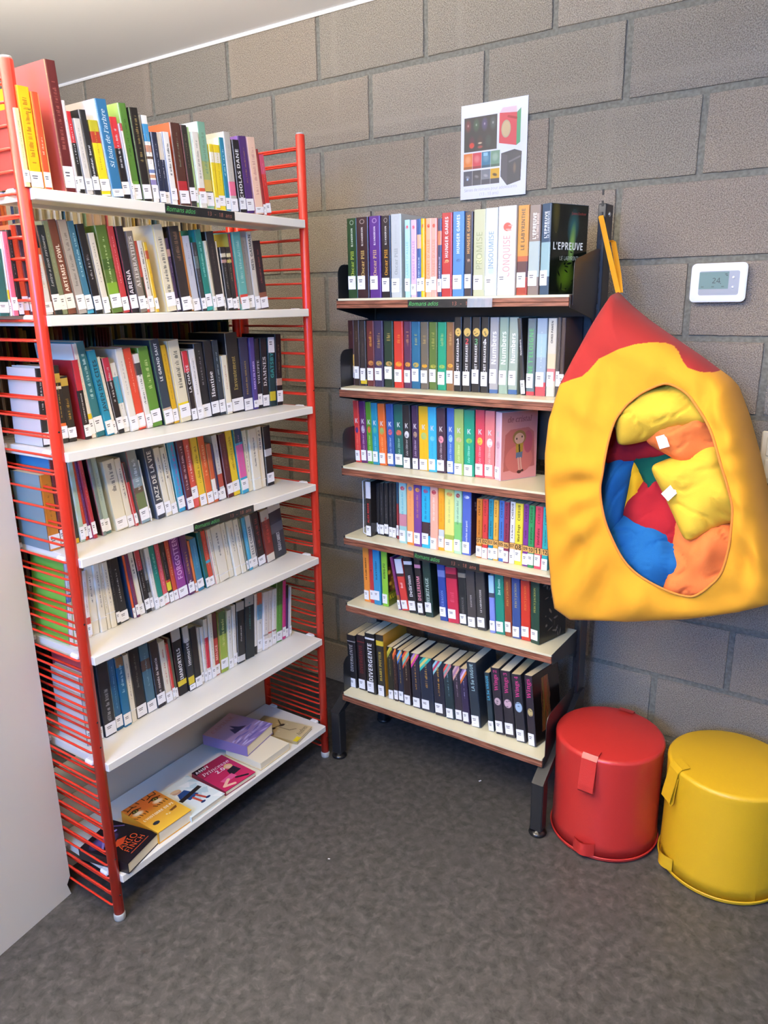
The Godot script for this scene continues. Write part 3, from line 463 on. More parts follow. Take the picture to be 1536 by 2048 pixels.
# a box with chamfered edges
func cbox(st: SurfaceTool, c: Vector3, s: Vector3, b := 0.002) -> void:
	st.set_smooth_group(-1)
	var h := s / 2.0
	b = minf(b, minf(h.x, minf(h.y, h.z)) * 0.9)
	for ax in 3:
		var u := (ax + 1) % 3
		var v := (ax + 2) % 3
		for sg in [-1.0, 1.0]:
			var n := Vector3.ZERO
			n[ax] = sg
			var p: Array[Vector3] = []
			for k in [[-1, -1], [1, -1], [1, 1], [-1, 1]]:
				var q := Vector3.ZERO
				q[ax] = sg * h[ax]
				q[u] = k[0] * (h[u] - b)
				q[v] = k[1] * (h[v] - b)
				p.append(c + q)
			quad(st, p[0], p[1], p[2], p[3], n)
			for sv in [-1.0, 1.0]:
				var n2 := Vector3.ZERO
				n2[ax] = sg
				n2[u] = sv
				var e: Array[Vector3] = []
				for k in [-1.0, 1.0]:
					var q1 := Vector3.ZERO
					q1[ax] = sg * h[ax]; q1[u] = sv * (h[u] - b); q1[v] = k * (h[v] - b)
					var q2 := Vector3.ZERO
					q2[ax] = sg * (h[ax] - b); q2[u] = sv * h[u]; q2[v] = k * (h[v] - b)
					e.append(c + q1); e.append(c + q2)
				quad(st, e[0], e[1], e[3], e[2], n2)
	for sx in [-1.0, 1.0]:
		for sy in [-1.0, 1.0]:
			for sz in [-1.0, 1.0]:
				var w := Vector3(sx, sy, sz)
				tri(st, c + w * Vector3(h.x, h.y - b, h.z - b), c + w * Vector3(h.x - b, h.y, h.z - b), c + w * Vector3(h.x - b, h.y - b, h.z), w)

func box_mesh(s: Vector3, b := 0.002, c := Vector3.ZERO) -> ArrayMesh:
	var st := begin()
	cbox(st, c, s, b)
	return done(st)

func tube(st: SurfaceTool, pts: Array, r: float, sides := 8, closed := false, caps := true) -> void:
	st.set_smooth_group(0)
	var n := pts.size()
	var rings := []
	var up := Vector3.UP
	for i in n:
		var a: Vector3 = pts[(i - 1 + n) % n] if (closed or i > 0) else pts[i]
		var b: Vector3 = pts[(i + 1) % n] if (closed or i < n - 1) else pts[i]
		var t := (b - a).normalized()
		if absf(t.dot(up)) > 0.98: up = Vector3.RIGHT if absf(t.x) < 0.9 else Vector3.BACK
		var s := t.cross(up).normalized()
		up = s.cross(t).normalized()
		var ring := []
		for k in sides:
			var ang := TAU * k / sides
			ring.append(pts[i] + (s * cos(ang) + up * sin(ang)) * r)
		rings.append(ring)
	for i in (n if closed else n - 1):
		var j := (i + 1) % n
		for k in sides:
			var k2 := (k + 1) % sides
			var mid: Vector3 = (rings[i][k] + rings[j][k2]) / 2.0 - (pts[i] + pts[j]) / 2.0
			quad(st, rings[i][k], rings[i][k2], rings[j][k2], rings[j][k], mid)
	if caps and not closed:
		st.set_smooth_group(-1)
		for k in range(1, sides - 1):
			tri(st, rings[0][0], rings[0][k], rings[0][k + 1], pts[0] - pts[1])
			tri(st, rings[n - 1][0], rings[n - 1][k], rings[n - 1][k + 1], pts[n - 1] - pts[n - 2])

# profile: Array of Vector2(radius, y)
func lathe(st: SurfaceTool, prof: Array, seg := 48, at := Vector3.ZERO) -> void:
	st.set_smooth_group(0)
	for i in prof.size() - 1:
		var p: Vector2 = prof[i]
		var q: Vector2 = prof[i + 1]
		for k in seg:
			var a := TAU * k / seg
			var b := TAU * (k + 1) / seg
			var da := Vector3(cos(a), 0, sin(a))
			var db := Vector3(cos(b), 0, sin(b))
			var n := (da + db) * (q.y - p.y) + Vector3.UP * (p.x - q.x) * 2.0
			var A := at + da * p.x + Vector3.UP * p.y
			var B := at + db * p.x + Vector3.UP * p.y
			var C := at + db * q.x + Vector3.UP * q.y
			var D := at + da * q.x + Vector3.UP * q.y
			if p.x > 0.00001: tri(st, A, B, C, n)
			if q.x > 0.00001: tri(st, A, C, D, n)

# extrude a simple polygon (Vector2 list) of plane (ax u, ax v) along w
func prism(st: SurfaceTool, poly: PackedVector2Array, o: Vector3, u: Vector3, v: Vector3, w: Vector3) -> void:
	st.set_smooth_group(-1)
	var idx := Geometry2D.triangulate_polygon(poly)
	for i in range(0, idx.size(), 3):
		var a := o + u * poly[idx[i]].x + v * poly[idx[i]].y
		var b := o + u * poly[idx[i + 1]].x + v * poly[idx[i + 1]].y
		var c := o + u * poly[idx[i + 2]].x + v * poly[idx[i + 2]].y
		tri(st, a, b, c, -w)
		tri(st, a + w, b + w, c + w, w)
	var ctr := Vector2.ZERO
	var ccw := Geometry2D.is_polygon_clockwise(poly)
	for i in poly.size():
		var p := poly[i]
		var q := poly[(i + 1) % poly.size()]
		var e := (q - p)
		var n2 := Vector2(-e.y, e.x) if ccw else Vector2(e.y, -e.x)
		var n := u * n2.x + v * n2.y
		quad(st, o + u * p.x + v * p.y, o + u * q.x + v * q.y, o + u * q.x + v * q.y + w, o + u * p.x + v * p.y + w, n)

# a flat quad with uv 0..1 (a bottom-left, b bottom-right, c top-right, d top-left)
func uvquad(st: SurfaceTool, a: Vector3, b: Vector3, c: Vector3, d: Vector3, r := Rect2(0, 0, 1, 1)) -> void:
	st.set_smooth_group(-1)
	var uv := [Vector2(r.position.x, r.end.y), r.end, Vector2(r.end.x, r.position.y), r.position]
	var p := [a, b, c, d]
	for k in [0, 2, 1, 0, 3, 2]:
		st.set_uv(uv[k])
		st.add_vertex(p[k])

# a thin sheet with a printed front (facing u x v) and plain edges taken from the print's corner
func sheet(a: Vector3, u: Vector3, v: Vector3, thick: float) -> ArrayMesh:
	var st := begin()
	var n := u.cross(v).normalized() * thick
	uvquad(st, a + n, a + u + n, a + u + v + n, a + v + n)
	var e := Rect2(0.003, 0.003, 0.001, 0.001)
	uvquad(st, a + u, a, a + v, a + u + v, e)
	uvquad(st, a, a + u, a + u + n, a + n, e)
	uvquad(st, a + v + n, a + u + v + n, a + u + v, a + v, e)
	uvquad(st, a, a + n, a + v + n, a + v, e)
	uvquad(st, a + u + n, a + u, a + u + v, a + u + v + n, e)
	return done(st)

# ---------------------------------------------------------------- print helpers
func setup_fonts() -> void:
	TS = TextServerManager.get_primary_interface()
	for k in [["n", "Droid Sans", 400], ["b", "Droid Sans", 700], ["s", "Droid Serif", 700], ["i", "Droid Serif", 400], ["m", "Droid Sans Mono", 400]]:
		var f := SystemFont.new()
		f.font_names = [k[1]]
		f.font_weight = k[2]
		fonts[k[0]] = f

func rid_of(fk: String) -> RID:
	return fonts[fk].get_rids()[0]

func text_width(t: String, fk: String, px: int) -> float:
	var r := rid_of(fk)
	var w := 0.0
	for ch in t:
		var gi: int = TS.font_get_glyph_index(r, px, ch.unicode_at(0), 0)
		w += TS.font_get_glyph_advance(r, px, gi).x
	return w

func glyph(fk: String, px: int, cp: int) -> Array:
	var key := "%s%d_%d" % [fk, px, cp]
	if not glyph_cache.has(key):
		var r := rid_of(fk)
		var sz := Vector2i(px, 0)
		var gi: int = TS.font_get_glyph_index(r, px, cp, 0)
		TS.font_render_glyph(r, sz, gi)
		var adv: float = TS.font_get_glyph_advance(r, px, gi).x
		var uv: Rect2 = TS.font_get_glyph_uv_rect(r, sz, gi)
		var im: Image = null
		if uv.size.x > 0.5:
			var tex: int = TS.font_get_glyph_texture_idx(r, sz, gi)
			im = TS.font_get_texture_image(r, sz, tex).get_region(Rect2i(uv))
		glyph_cache[key] = [im, TS.font_get_glyph_offset(r, sz, gi), adv]
	return glyph_cache[key]

func draw_text(img: Image, t: String, x: float, base: float, fk: String, px: int, c: Color, slant := 0.0) -> void:
	for ch in t:
		var g := glyph(fk, px, ch.unicode_at(0))
		var im: Image = g[0]
		if im:
			for j in im.get_height():
				var yy := int(base + g[1].y) + j
				if yy < 0 or yy >= img.get_height(): continue
				var sh := int((base - yy) * slant)
				for i in im.get_width():
					var a := im.get_pixel(i, j).a
					if a < 0.05: continue
					var xx := int(x + g[1].x) + i + sh
					if xx < 0 or xx >= img.get_width(): continue
					var d := img.get_pixel(xx, yy)
					var o := d.lerp(c, a)
					o.a = maxf(d.a, a)
					if d.a < 0.01: o = Color(c.r, c.g, c.b, a)
					img.set_pixel(xx, yy, o)
		x += g[2]

func fit_text(img: Image, t: String, rect: Rect2, fk: String, c: Color, slant := 0.0, cap := 1.0) -> void:
	var px := int(rect.size.y * 1.25 * cap)
	while px > 5 and text_width(t, fk, px) > rect.size.x: px -= 1
	if px < 5: return
	var w := text_width(t, fk, px)
	draw_text(img, t, rect.position.x + (rect.size.x - w) / 2.0, rect.position.y + rect.size.y / 2.0 + px * 0.36, fk, px, c, slant)

func blob(img: Image, cx: float, cy: float, rx: float, ry: float, c: Color, rot := 0.0, soft := 0.0) -> void:
	var R := int(maxf(rx, ry)) + 2
	var cr := cos(rot)
	var sr := sin(rot)
	for y in range(maxi(0, int(cy) - R), mini(img.get_height(), int(cy) + R + 1)):
		for x in range(maxi(0, int(cx) - R), mini(img.get_width(), int(cx) + R + 1)):
			var dx := x + 0.5 - cx
			var dy := y + 0.5 - cy
			var u := (dx * cr + dy * sr) / rx
			var v := (-dx * sr + dy * cr) / ry
			var d := u * u + v * v
			if d <= 1.0:
				var k := c.a * (1.0 if soft <= 0.0 else clampf((1.0 - d) / soft, 0.0, 1.0))
				var q := img.get_pixel(x, y).lerp(c, k)
				q.a = 1.0
				img.set_pixel(x, y, q)

func stroke(img: Image, pts: Array, w: float, c: Color) -> void:
	for i in pts.size() - 1:
		var a: Vector2 = pts[i]
		var b: Vector2 = pts[i + 1]
		var n := maxi(1, int(a.distance_to(b) / maxf(0.7, w * 0.5)))
		for k in n + 1:
			var p := a.lerp(b, float(k) / n)
			blob(img, p.x, p.y, w, w, c)

func poly(img: Image, pts: PackedVector2Array, c: Color) -> void:
	var lo := pts[0]
	var hi := pts[0]
	for p in pts:
		lo = lo.min(p)
		hi = hi.max(p)
	for y in range(maxi(0, int(lo.y)), mini(img.get_height(), int(hi.y) + 1)):
		for x in range(maxi(0, int(lo.x)), mini(img.get_width(), int(hi.x) + 1)):
			if Geometry2D.is_point_in_polygon(Vector2(x + 0.5, y + 0.5), pts): img.set_pixel(x, y, c)

func shade(img: Image, top: Color, bottom: Color, r: Rect2i) -> void:
	for y in r.size.y:
		img.fill_rect(Rect2i(r.position.x, r.position.y + y, r.size.x, 1), top.lerp(bottom, float(y) / r.size.y))

func canvas(w: int, h: int, c: Color) -> Image:
	var im := Image.create(w, h, false, Image.FORMAT_RGBA8)
	im.fill(c)
	return im

func printed(img: Image, rough := 0.45) -> StandardMaterial3D:
	var m := StandardMaterial3D.new()
	m.albedo_texture = ImageTexture.create_from_image(img)
	m.roughness = rough
	return m

func noise_tex(size: int, freq: float, type: int, octaves: int, ramp: Array, normal := false, seed := 1) -> NoiseTexture2D:
	var n := FastNoiseLite.new()
	n.seed = seed
	n.noise_type = type
	n.frequency = freq
	n.fractal_octaves = octaves
	var t := NoiseTexture2D.new()
	t.width = size
	t.height = size
	t.seamless = true
	t.noise = n
	if ramp.size():
		var g := Gradient.new()
		var offs := PackedFloat32Array()
		var cols := PackedColorArray()
		for r in ramp:
			offs.append(r[0])
			cols.append(r[1])
		g.offsets = offs
		g.colors = cols
		t.color_ramp = g
	return t

# ---------------------------------------------------------------- books
const CELL_H := 304

func parse_extras(s: String) -> Dictionary:
	var d := {"bands": [], "ovals": [], "t": Vector2(0.3, 0.9), "font": "b"}
	for tok in s.split(" ", false):
		var k := tok.get_slice("=", 0)
		var v := tok.substr(k.length() + 1)
		match k:
			"b":
				var r := v.get_slice(":", 0).split("-")
				d.bands.append([float(r[0]), float(r[1]), hexc(v.get_slice(":", 1))])
			"o":
				var r4 := v.get_slice(":", 0).split("-")
				d.ovals.append([float(r4[0]), float(r4[1]), hexc(v.get_slice(":", 1)), float(v.get_slice(":", 2)) if v.count(":") > 1 else 0.6])
			"t":
				var r2 := v.split("-")
				d.t = Vector2(float(r2[0]), float(r2[1]))
			"st":
				if v == "0":
					d.st = null
				else:
					var r3 := v.trim_suffix("w").split("-")
					d.st = Vector2(float(r3[0]), float(r3[1])) if r3.size() == 2 else null
			"y": d.yaw = float(v)
			"f": d.font = v
			"cv": d.cv = v
			"t2": d.t2 = v.replace("_", " ")
			"n": d.num = v
			"d": d.diag = v
			_:
				if d.has("t2") and k.length() == 6 and v == "": d.t2c = k
	return d

func paint_spine(img: Image, ox: int, cw: int, row: int, wpx: int, col: Color, cover: Color, ti: String, tc: Color, ex: Dictionary) -> void:
	var oy := row * CELL_H
	img.fill_rect(Rect2i(ox, oy, cw, CELL_H), col)
	for b in ex.bands:
		var y0 := int(CELL_H * (1.0 - b[1]))
		img.fill_rect(Rect2i(ox, oy + y0, cw, maxi(1, int(CELL_H * (b[1] - b[0])))), b[2])
	for b in ex.ovals:
		var cyy: float = oy + CELL_H * (1.0 - (b[0] + b[1]) / 2.0)
		blob(img, ox + wpx * 0.52, cyy, wpx * 0.5 * b[3], CELL_H * (b[1] - b[0]) / 2.0, b[2], 0.0, 0.25)
		for q in 3: blob(img, ox + wpx * rng.randf_range(0.3, 0.7), cyy + rng.randf_range(-0.4, 0.4) * CELL_H * (b[1] - b[0]), wpx * 0.12, 2.5, b[2].lerp(col, 0.5))
	if ex.has("diag"):
		var cs: PackedStringArray = ex.diag.split(",")
		var bh := int(CELL_H * 0.06)
		for y in CELL_H:
			for x in wpx:
				var q := y - 24 + int(x * 1.5)
				if q >= 8 and q < 8 + bh * cs.size(): img.set_pixel(ox + x, oy + y, hexc(cs[mini((q - 8) / bh, cs.size() - 1)]))
	if ex.has("num"):
		img.fill_rect(Rect2i(ox, oy + int(CELL_H * 0.66), cw, int(CELL_H * 0.1)), Color("d8a860"))
		img.fill_rect(Rect2i(ox, oy + int(CELL_H * 0.655), cw, 2), Color("2a2018"))
		fit_text(img, ex.num, Rect2(ox + 1, oy + CELL_H * 0.665, wpx - 2, CELL_H * 0.09), "b", Color("2a2018"))
	# a little wear along the hinge
	for y in range(0, CELL_H, 3):
		if rng.randf() < 0.25: img.set_pixel(ox + (0 if rng.randf() < 0.5 else wpx - 1), oy + y, col.lightened(0.25))
	if ti == "-": return
	if ti.begins_with("~"):
		var th := wpx * (0.2 if ti == "~" else 0.4)
		var y: float = CELL_H * (1.0 - ex.t.y) + rng.randf_range(0.0, 20.0)
		var stop: float = CELL_H * (1.0 - ex.t.x) - rng.randf_range(0.0, 60.0)
		while y < stop:
			var l := rng.randi_range(1, 3)
			if rng.randf() < 0.8:
				var ww := th * rng.randf_range(0.5, 1.0)
				img.fill_rect(Rect2i(ox + int(wpx * 0.5 - th / 2.0 + (th - ww)), oy + int(y), maxi(1, int(ww)), l), col.lerp(tc, 0.85))
			y += l + (1 if rng.randf() < 0.85 else 4)
	else:
		spine_text(img, ti, ox, oy, wpx, ex.t, ex.font, tc, 0.5 if ex.has("t2") and not ex.has("num") and ex.t.y > 0.85 else 0.62)
	if ex.has("t2"):
		var c2 := hexc(ex.get("t2c", "cccccc"))
		if ex.t2.length() == 1:
			fit_text(img, ex.t2, Rect2(ox + 2, oy + CELL_H * (0.28 if ex.t.y < 0.7 else 0.76), wpx - 4, 26), "b", c2)
		elif ex.has("num"):
			spine_text(img, ex.t2, ox, oy, wpx, Vector2(0.38, 0.66), "b", c2, 0.4)
		elif ex.t.y < 0.65:
			spine_text(img, ex.t2, ox, oy, wpx, Vector2(0.64, 0.88), "b", c2, 0.32)
			blob(img, ox + wpx / 2.0, oy + CELL_H * 0.055, wpx * 0.2, CELL_H * 0.03, c2.lerp(col, 0.5))
			blob(img, ox + wpx / 2.0, oy + CELL_H * 0.055, wpx * 0.13, CELL_H * 0.02, col)
		else:
			var strip := wpx * 0.62
			spine_text(img, ex.t2, ox + int(strip), oy, int(wpx - strip), Vector2(0.62, 0.92), "b", c2, 0.75)

func spine_text(img: Image, t: String, ox: int, oy: int, wpx: int, span: Vector2, fk: String, c: Color, size: float) -> void:
	var L := int((span.y - span.x) * CELL_H)
	var tmp := Image.create(L, wpx, false, Image.FORMAT_RGBA8)
	tmp.fill(Color(0, 0, 0, 0))
	fit_text(tmp, t, Rect2(0, 0, L, wpx), fk, c, 0.25 if fk == "i" else 0.0, size)
	tmp.rotate_90(COUNTERCLOCKWISE)
	img.blend_rect(tmp, Rect2i(0, 0, wpx, L), Vector2i(ox, oy + int(CELL_H * (1.0 - span.y))))

# the folded cover: rounded spine at z = 0, two boards running back to z = -d
func cover_mesh(t: float, h: float, d: float, cell: Rect2, span: float, sw: Vector2) -> ArrayMesh:
	var st := begin()
	st.set_smooth_group(-1)
	var b := minf(0.0013, t * 0.2)
	var r := minf(0.003, t * 0.3)
	var outer: Array[Vector2] = [Vector2(0, -d), Vector2(0, -r), Vector2(r * 0.3, -r * 0.3), Vector2(r, 0), Vector2(t - r, 0), Vector2(t - r * 0.3, -r * 0.3), Vector2(t, -r), Vector2(t, -d)]
	var inner: Array[Vector2] = [Vector2(b, -d), Vector2(b, -r - b), Vector2(b, -r - b), Vector2(r + b * 0.3, -b), Vector2(t - r - b * 0.3, -b), Vector2(t - b, -r - b), Vector2(t - b, -r - b), Vector2(t - b, -d)]
	var us := [0.0, 0.0, 0.0, 0.08, 0.92, 1.0, 1.0, 1.0]
	var put := func(p: Vector2, y: float, uv: Vector2) -> void:
		st.set_uv(uv)
		st.add_vertex(Vector3(p.x, y, p.y))
	for i in 7:
		var spine := i >= 1 and i <= 5
		var ua: float = cell.position.x + us[i] * span
		var ub: float = cell.position.x + us[i + 1] * span
		var a0 := Vector2(ua, cell.end.y) if spine else sw
		var b0 := Vector2(ub, cell.end.y) if spine else sw
		var b1 := Vector2(ub, cell.position.y) if spine else sw
		var a1 := Vector2(ua, cell.position.y) if spine else sw
		put.call(outer[i], 0.0, a0); put.call(outer[i + 1], h, b1); put.call(outer[i + 1], 0.0, b0)
		put.call(outer[i], 0.0, a0); put.call(outer[i], h, a1); put.call(outer[i + 1], h, b1)
		put.call(inner[i], 0.0, sw); put.call(inner[i + 1], 0.0, sw); put.call(inner[i + 1], h, sw)
		put.call(inner[i], 0.0, sw); put.call(inner[i + 1], h, sw); put.call(inner[i], h, sw)
		put.call(outer[i], h, sw); put.call(inner[i + 1], h, sw); put.call(outer[i + 1], h, sw)
		put.call(outer[i], h, sw); put.call(inner[i], h, sw); put.call(inner[i + 1], h, sw)
		put.call(outer[i], 0.0, sw); put.call(outer[i + 1], 0.0, sw); put.call(inner[i + 1], 0.0, sw)
		put.call(outer[i], 0.0, sw); put.call(inner[i + 1], 0.0, sw); put.call(inner[i], 0.0, sw)
	for k in [[0, true], [7, false]]:
		var i: int = k[0]
		put.call(outer[i], 0.0, sw); put.call(inner[i], 0.0, sw); put.call(inner[i], h, sw)
		put.call(outer[i], 0.0, sw); put.call(inner[i], h, sw); put.call(outer[i], h, sw)
	return done(st)

func build_books() -> void:
	var unit_page := box_mesh(Vector3.ONE, 0.0)
	var stickers := []
	for v in 3:
		var im := canvas(48, 64, Color(0.93, 0.93, 0.94))
		im.fill_rect(Rect2i(8, 16 + v, 22, 4), Color(0.3, 0.3, 0.32))
		im.fill_rect(Rect2i(10, 25 + v, 16 + v * 2, 4), Color(0.35, 0.35, 0.37))
		if v == 1: im.fill_rect(Rect2i(12, 44, 14, 2), Color(0.75, 0.75, 0.77))
		stickers.append(printed(im, 0.35))
	var sticker_mesh := sheet(Vector3.ZERO, Vector3.RIGHT, Vector3.UP, 0.0005)
	for unit in ["red", "black"]:
		var rows := BOOK_ROWS.filter(func(r): return r[0] == unit)
		var total := 0
		for r in rows: total += r[2].strip_edges().split("\n").size()
		var cw := 56 if unit == "red" else 64
		var cols := 2048 / cw
		var nrow := int(ceil(float(total) / cols))
		var atlas := canvas(cols * cw, nrow * CELL_H, Color.WHITE)
		var jobs := []
		var k := 0
		for r in rows:
			var n := 0
			for ln: String in r[2].strip_edges().split("\n"):
				var f := ln.split(";")
				var g := f[0].split_floats(" ", false)
				var ex := parse_extras(f[5])
				var wpx := clampi(int(round(g[2] * CELL_H / g[3])), 5, cw - 6)
				var col := hexc(f[1])
				var cv := col
				if ex.has("cv") and not ex.cv.begins_with("art"): cv = hexc(ex.cv)
				var cx := (k % cols) * cw
				var cy := k / cols
				paint_spine(atlas, cx, cw, cy, wpx, col, cv, f[3], hexc(f[4]), ex)
				atlas.fill_rect(Rect2i(cx + cw - 5, cy * CELL_H, 5, CELL_H), cv)
				jobs.append([r[1], n, g, ex, wpx, cx, cy, f[2], cv])
				k += 1
				n += 1
		var print_gloss := printed(atlas, 0.32 if unit == "black" else 0.42)
		var size := Vector2(atlas.get_width(), atlas.get_height())
		for j in jobs:
			var g: PackedFloat64Array = j[2]
			var ex: Dictionary = j[3]
			var lv: int = j[0]
			var tt := g[2]
			var hh := g[3]
			var lean := g[4]
			var dd := g[5]
			var shelf: float = RACK_SHELF[lv] if unit == "red" else CASE_SHELF[lv]
			var lift := 0.0004 + (tt * sin(-lean) if lean < 0.0 else 0.0)
			var where := Vector3(g[1], shelf + lift, g[0]) if unit == "red" else Vector3(g[0], shelf + lift, g[1])
			var place := "on %s shelf of %s" % [LEVEL[lv], "red rack" if unit == "red" else "black bookcase"]
			var b := thing("book", "%s book, %s from left %s" % [j[7], ORD[j[1]], place], "book", where, "novels %s" % place)
			b.basis = (Basis(Vector3.UP, PI / 2) if unit == "red" else Basis()) * Basis(Vector3.UP, -deg_to_rad(ex.get("yaw", 0.0))) * Basis(Vector3.BACK, lean)
			var cell := Rect2(j[5] / size.x, (j[6] * CELL_H + 0.5) / size.y, cw / size.x, (CELL_H - 1.0) / size.y)
			part("cover", cover_mesh(tt, hh, dd, cell, (j[4] - 0.5) / size.x, Vector2((j[5] + cw - 2.5) / size.x, (j[6] + 0.5) * CELL_H / size.y)), print_gloss, b)
			var bt := minf(0.0013, tt * 0.2) + 0.0001
			var pg := part("page_block", unit_page, M.pages[(j[1] * 7 + lv) % 3], b, Vector3(tt / 2, hh / 2, -dd / 2 - 0.002))
			pg.scale = Vector3(tt - bt * 2, hh - 0.0016, dd - 0.008)
			var stp: Variant = ex.get("st", Vector2(0.03, 0.19) if unit == "red" else [Vector2(0.09, 0.26), Vector2(0.11, 0.3), Vector2(0.03, 0.2), Vector2(0.03, 0.21), Vector2(0.05, 0.22), Vector2(0.02, 0.19)][lv])
			if stp != null:
				var s := part("label_sticker", sticker_mesh, stickers[(j[1] + lv) % 3], b)
				var jy := rng.randf_range(-0.006, 0.006)
				var sw := tt * 0.96 if unit == "red" or tt < 0.02 else minf(tt * 0.78, 0.026)
				s.position = Vector3(tt * 0.02 if sw > tt * 0.9 else tt * 0.04, maxf(0.001, stp.x * hh + jy), 0.0002)
				s.scale = Vector3(sw, (stp.y - stp.x) * hh, 1)
			if ex.get("cv", "").begins_with("art"):
				var art: Material = M.art[ex.cv]
				part("cover_picture", sheet(Vector3(tt + 0.0002, 0.001, -0.002), Vector3(0, 0, -dd + 0.003), Vector3(0, hh - 0.002, 0), 0.0004), art, b)

func make_art() -> void:
	M.art = {}
	# dark green maze cover with a lit tower
	var a := canvas(160, 240, Color("10140e"))
	blob(a, 96, 60, 30, 60, Color(0.16, 0.35, 0.36), 0.1, 1.0)
	blob(a, 92, 110, 16, 70, Color(0.45, 0.6, 0.3), 0.12, 0.9)
	blob(a, 70, 190, 44, 50, Color(0.3, 0.42, 0.1), 0.3, 1.0)
	blob(a, 20, 20, 20, 80, Color(0.28, 0.26, 0.12), 0.0, 1.0)
	for i in 26: blob(a, rng.randf() * 160, 120 + rng.randf() * 110, 3 + rng.randf() * 12, 1 + rng.randf() * 4, Color(0.05, 0.09, 0.04), rng.randf() * 3.0, 0.6)
	fit_text(a, "James Dashner", Rect2(84, 16, 70, 14), "i", Color("c03030"), 0.2)
	fit_text(a, "L'EPREUVE", Rect2(6, 94, 140, 34), "b", Color("e8ece8"))
	fit_text(a, "LE LABYRINTHE", Rect2(40, 134, 100, 18), "n", Color("c8d0c8"))
	M.art["art_maze"] = printed(a, 0.2)
	# pink cover with a drawn girl
	var p := canvas(160, 240, Color("c88078"))
	shade(p, Color("bd7a72"), Color("d8908a"), Rect2i(0, 0, 160, 240))
	poly(p, PackedVector2Array([Vector2(16, 80), Vector2(40, 62), Vector2(120, 58), Vector2(146, 76), Vector2(152, 200), Vector2(10, 210)]), Color("b06058"))
	blob(p, 80, 170, 62, 50, Color("c06a60"))
	blob(p, 120, 110, 20, 40, Color("a8505a"))
	blob(p, 80, 92, 30, 26, Color("8a6a3a"))
	blob(p, 80, 96, 22, 20, Color("c89a80"))
	blob(p, 68, 96, 3, 4, Color("3a2420")); blob(p, 92, 90, 3, 4, Color("3a2420"))
	poly(p, PackedVector2Array([Vector2(64, 116), Vector2(98, 112), Vector2(96, 146), Vector2(66, 148)]), Color("a08030"))
	stroke(p, [Vector2(80, 120), Vector2(82, 142)], 3.0, Color("2a2a22"))
	poly(p, PackedVector2Array([Vector2(66, 146), Vector2(96, 144), Vector2(94, 166), Vector2(66, 166)]), Color("5c6c80"))
	stroke(p, [Vector2(76, 166), Vector2(82, 210)], 3.0, Color("cfa08a"))
	stroke(p, [Vector2(86, 166), Vector2(92, 208)], 3.0, Color("cfa08a"))
	blob(p, 82, 216, 10, 6, Color("4a2a22")); blob(p, 96, 212, 6, 4, Color("4a2a22"))
	fit_text(p, "de cristal", Rect2(24, 14, 110, 26), "i", Color("7a3a36"), 0.25)
	M.art["art_girl"] = printed(p, 0.35)
	# violet cover with an orange figure
	var q := canvas(120, 200, Color("3a2c44"))
	for i in 14: blob(q, 20 + rng.randf() * 60, 10 + rng.randf() * 60, 2 + rng.randf() * 4, 1 + rng.randf() * 3, Color("b8a8b0"), 0.8)
	blob(q, 60, 110, 20, 24, Color("b0704a"))
	poly(q, PackedVector2Array([Vector2(120, 100), Vector2(120, 196), Vector2(60, 200), Vector2(70, 150)]), Color("c83c24"))
	poly(q, PackedVector2Array([Vector2(50, 130), Vector2(66, 130), Vector2(64, 190), Vector2(40, 190)]), Color("c08050"))
	M.art["art_figure"] = printed(q, 0.35)
	# explosion cover
	var e := canvas(120, 200, Color("2a1c12"))
	blob(e, 60, 90, 60, 60, Color("c06a1c"), 0.2, 1.0)
	blob(e, 50, 120, 40, 50, Color("d89a30"), 0.5, 1.0)
	for i in 30: blob(e, rng.randf() * 120, 40 + rng.randf() * 110, 2 + rng.randf() * 9, 2 + rng.randf() * 9, Color("e0b040") if i % 2 else Color("8a4a1a"), 0.0, 0.8)
	e.fill_rect(Rect2i(0, 150, 120, 50), Color("5a6a1c"))
	fit_text(e, "KUNG-FU", Rect2(4, 154, 112, 28), "b", Color("d8c838"))
	M.art["art_fire"] = printed(e, 0.35)
	# dark marbled cover
	var d := canvas(120, 200, Color("14120f"))
	for i in 40: blob(d, rng.randf() * 120, rng.randf() * 200, 3 + rng.randf() * 16, 1 + rng.randf() * 6, Color(0.5, 0.46, 0.4, 0.7) if i % 3 else Color(0.05, 0.05, 0.04), rng.randf() * 3.0, 0.9)
	M.art["art_marble"] = printed(d, 0.25)
	# dark cover with chestnut hair
	var w := canvas(120, 200, Color("1a1210"))
	for i in 50:
		var x0 := 40.0 + rng.randf() * 30.0
		stroke(w, [Vector2(x0, 20), Vector2(x0 + rng.randf() * 16 - 8, 80), Vector2(x0 + rng.randf() * 30 - 20, 170)], 1.5, Color(0.3 + rng.randf() * 0.25, 0.2 + rng.randf() * 0.14, 0.1 + rng.randf() * 0.06))
	M.art["art_hair"] = printed(w, 0.25)

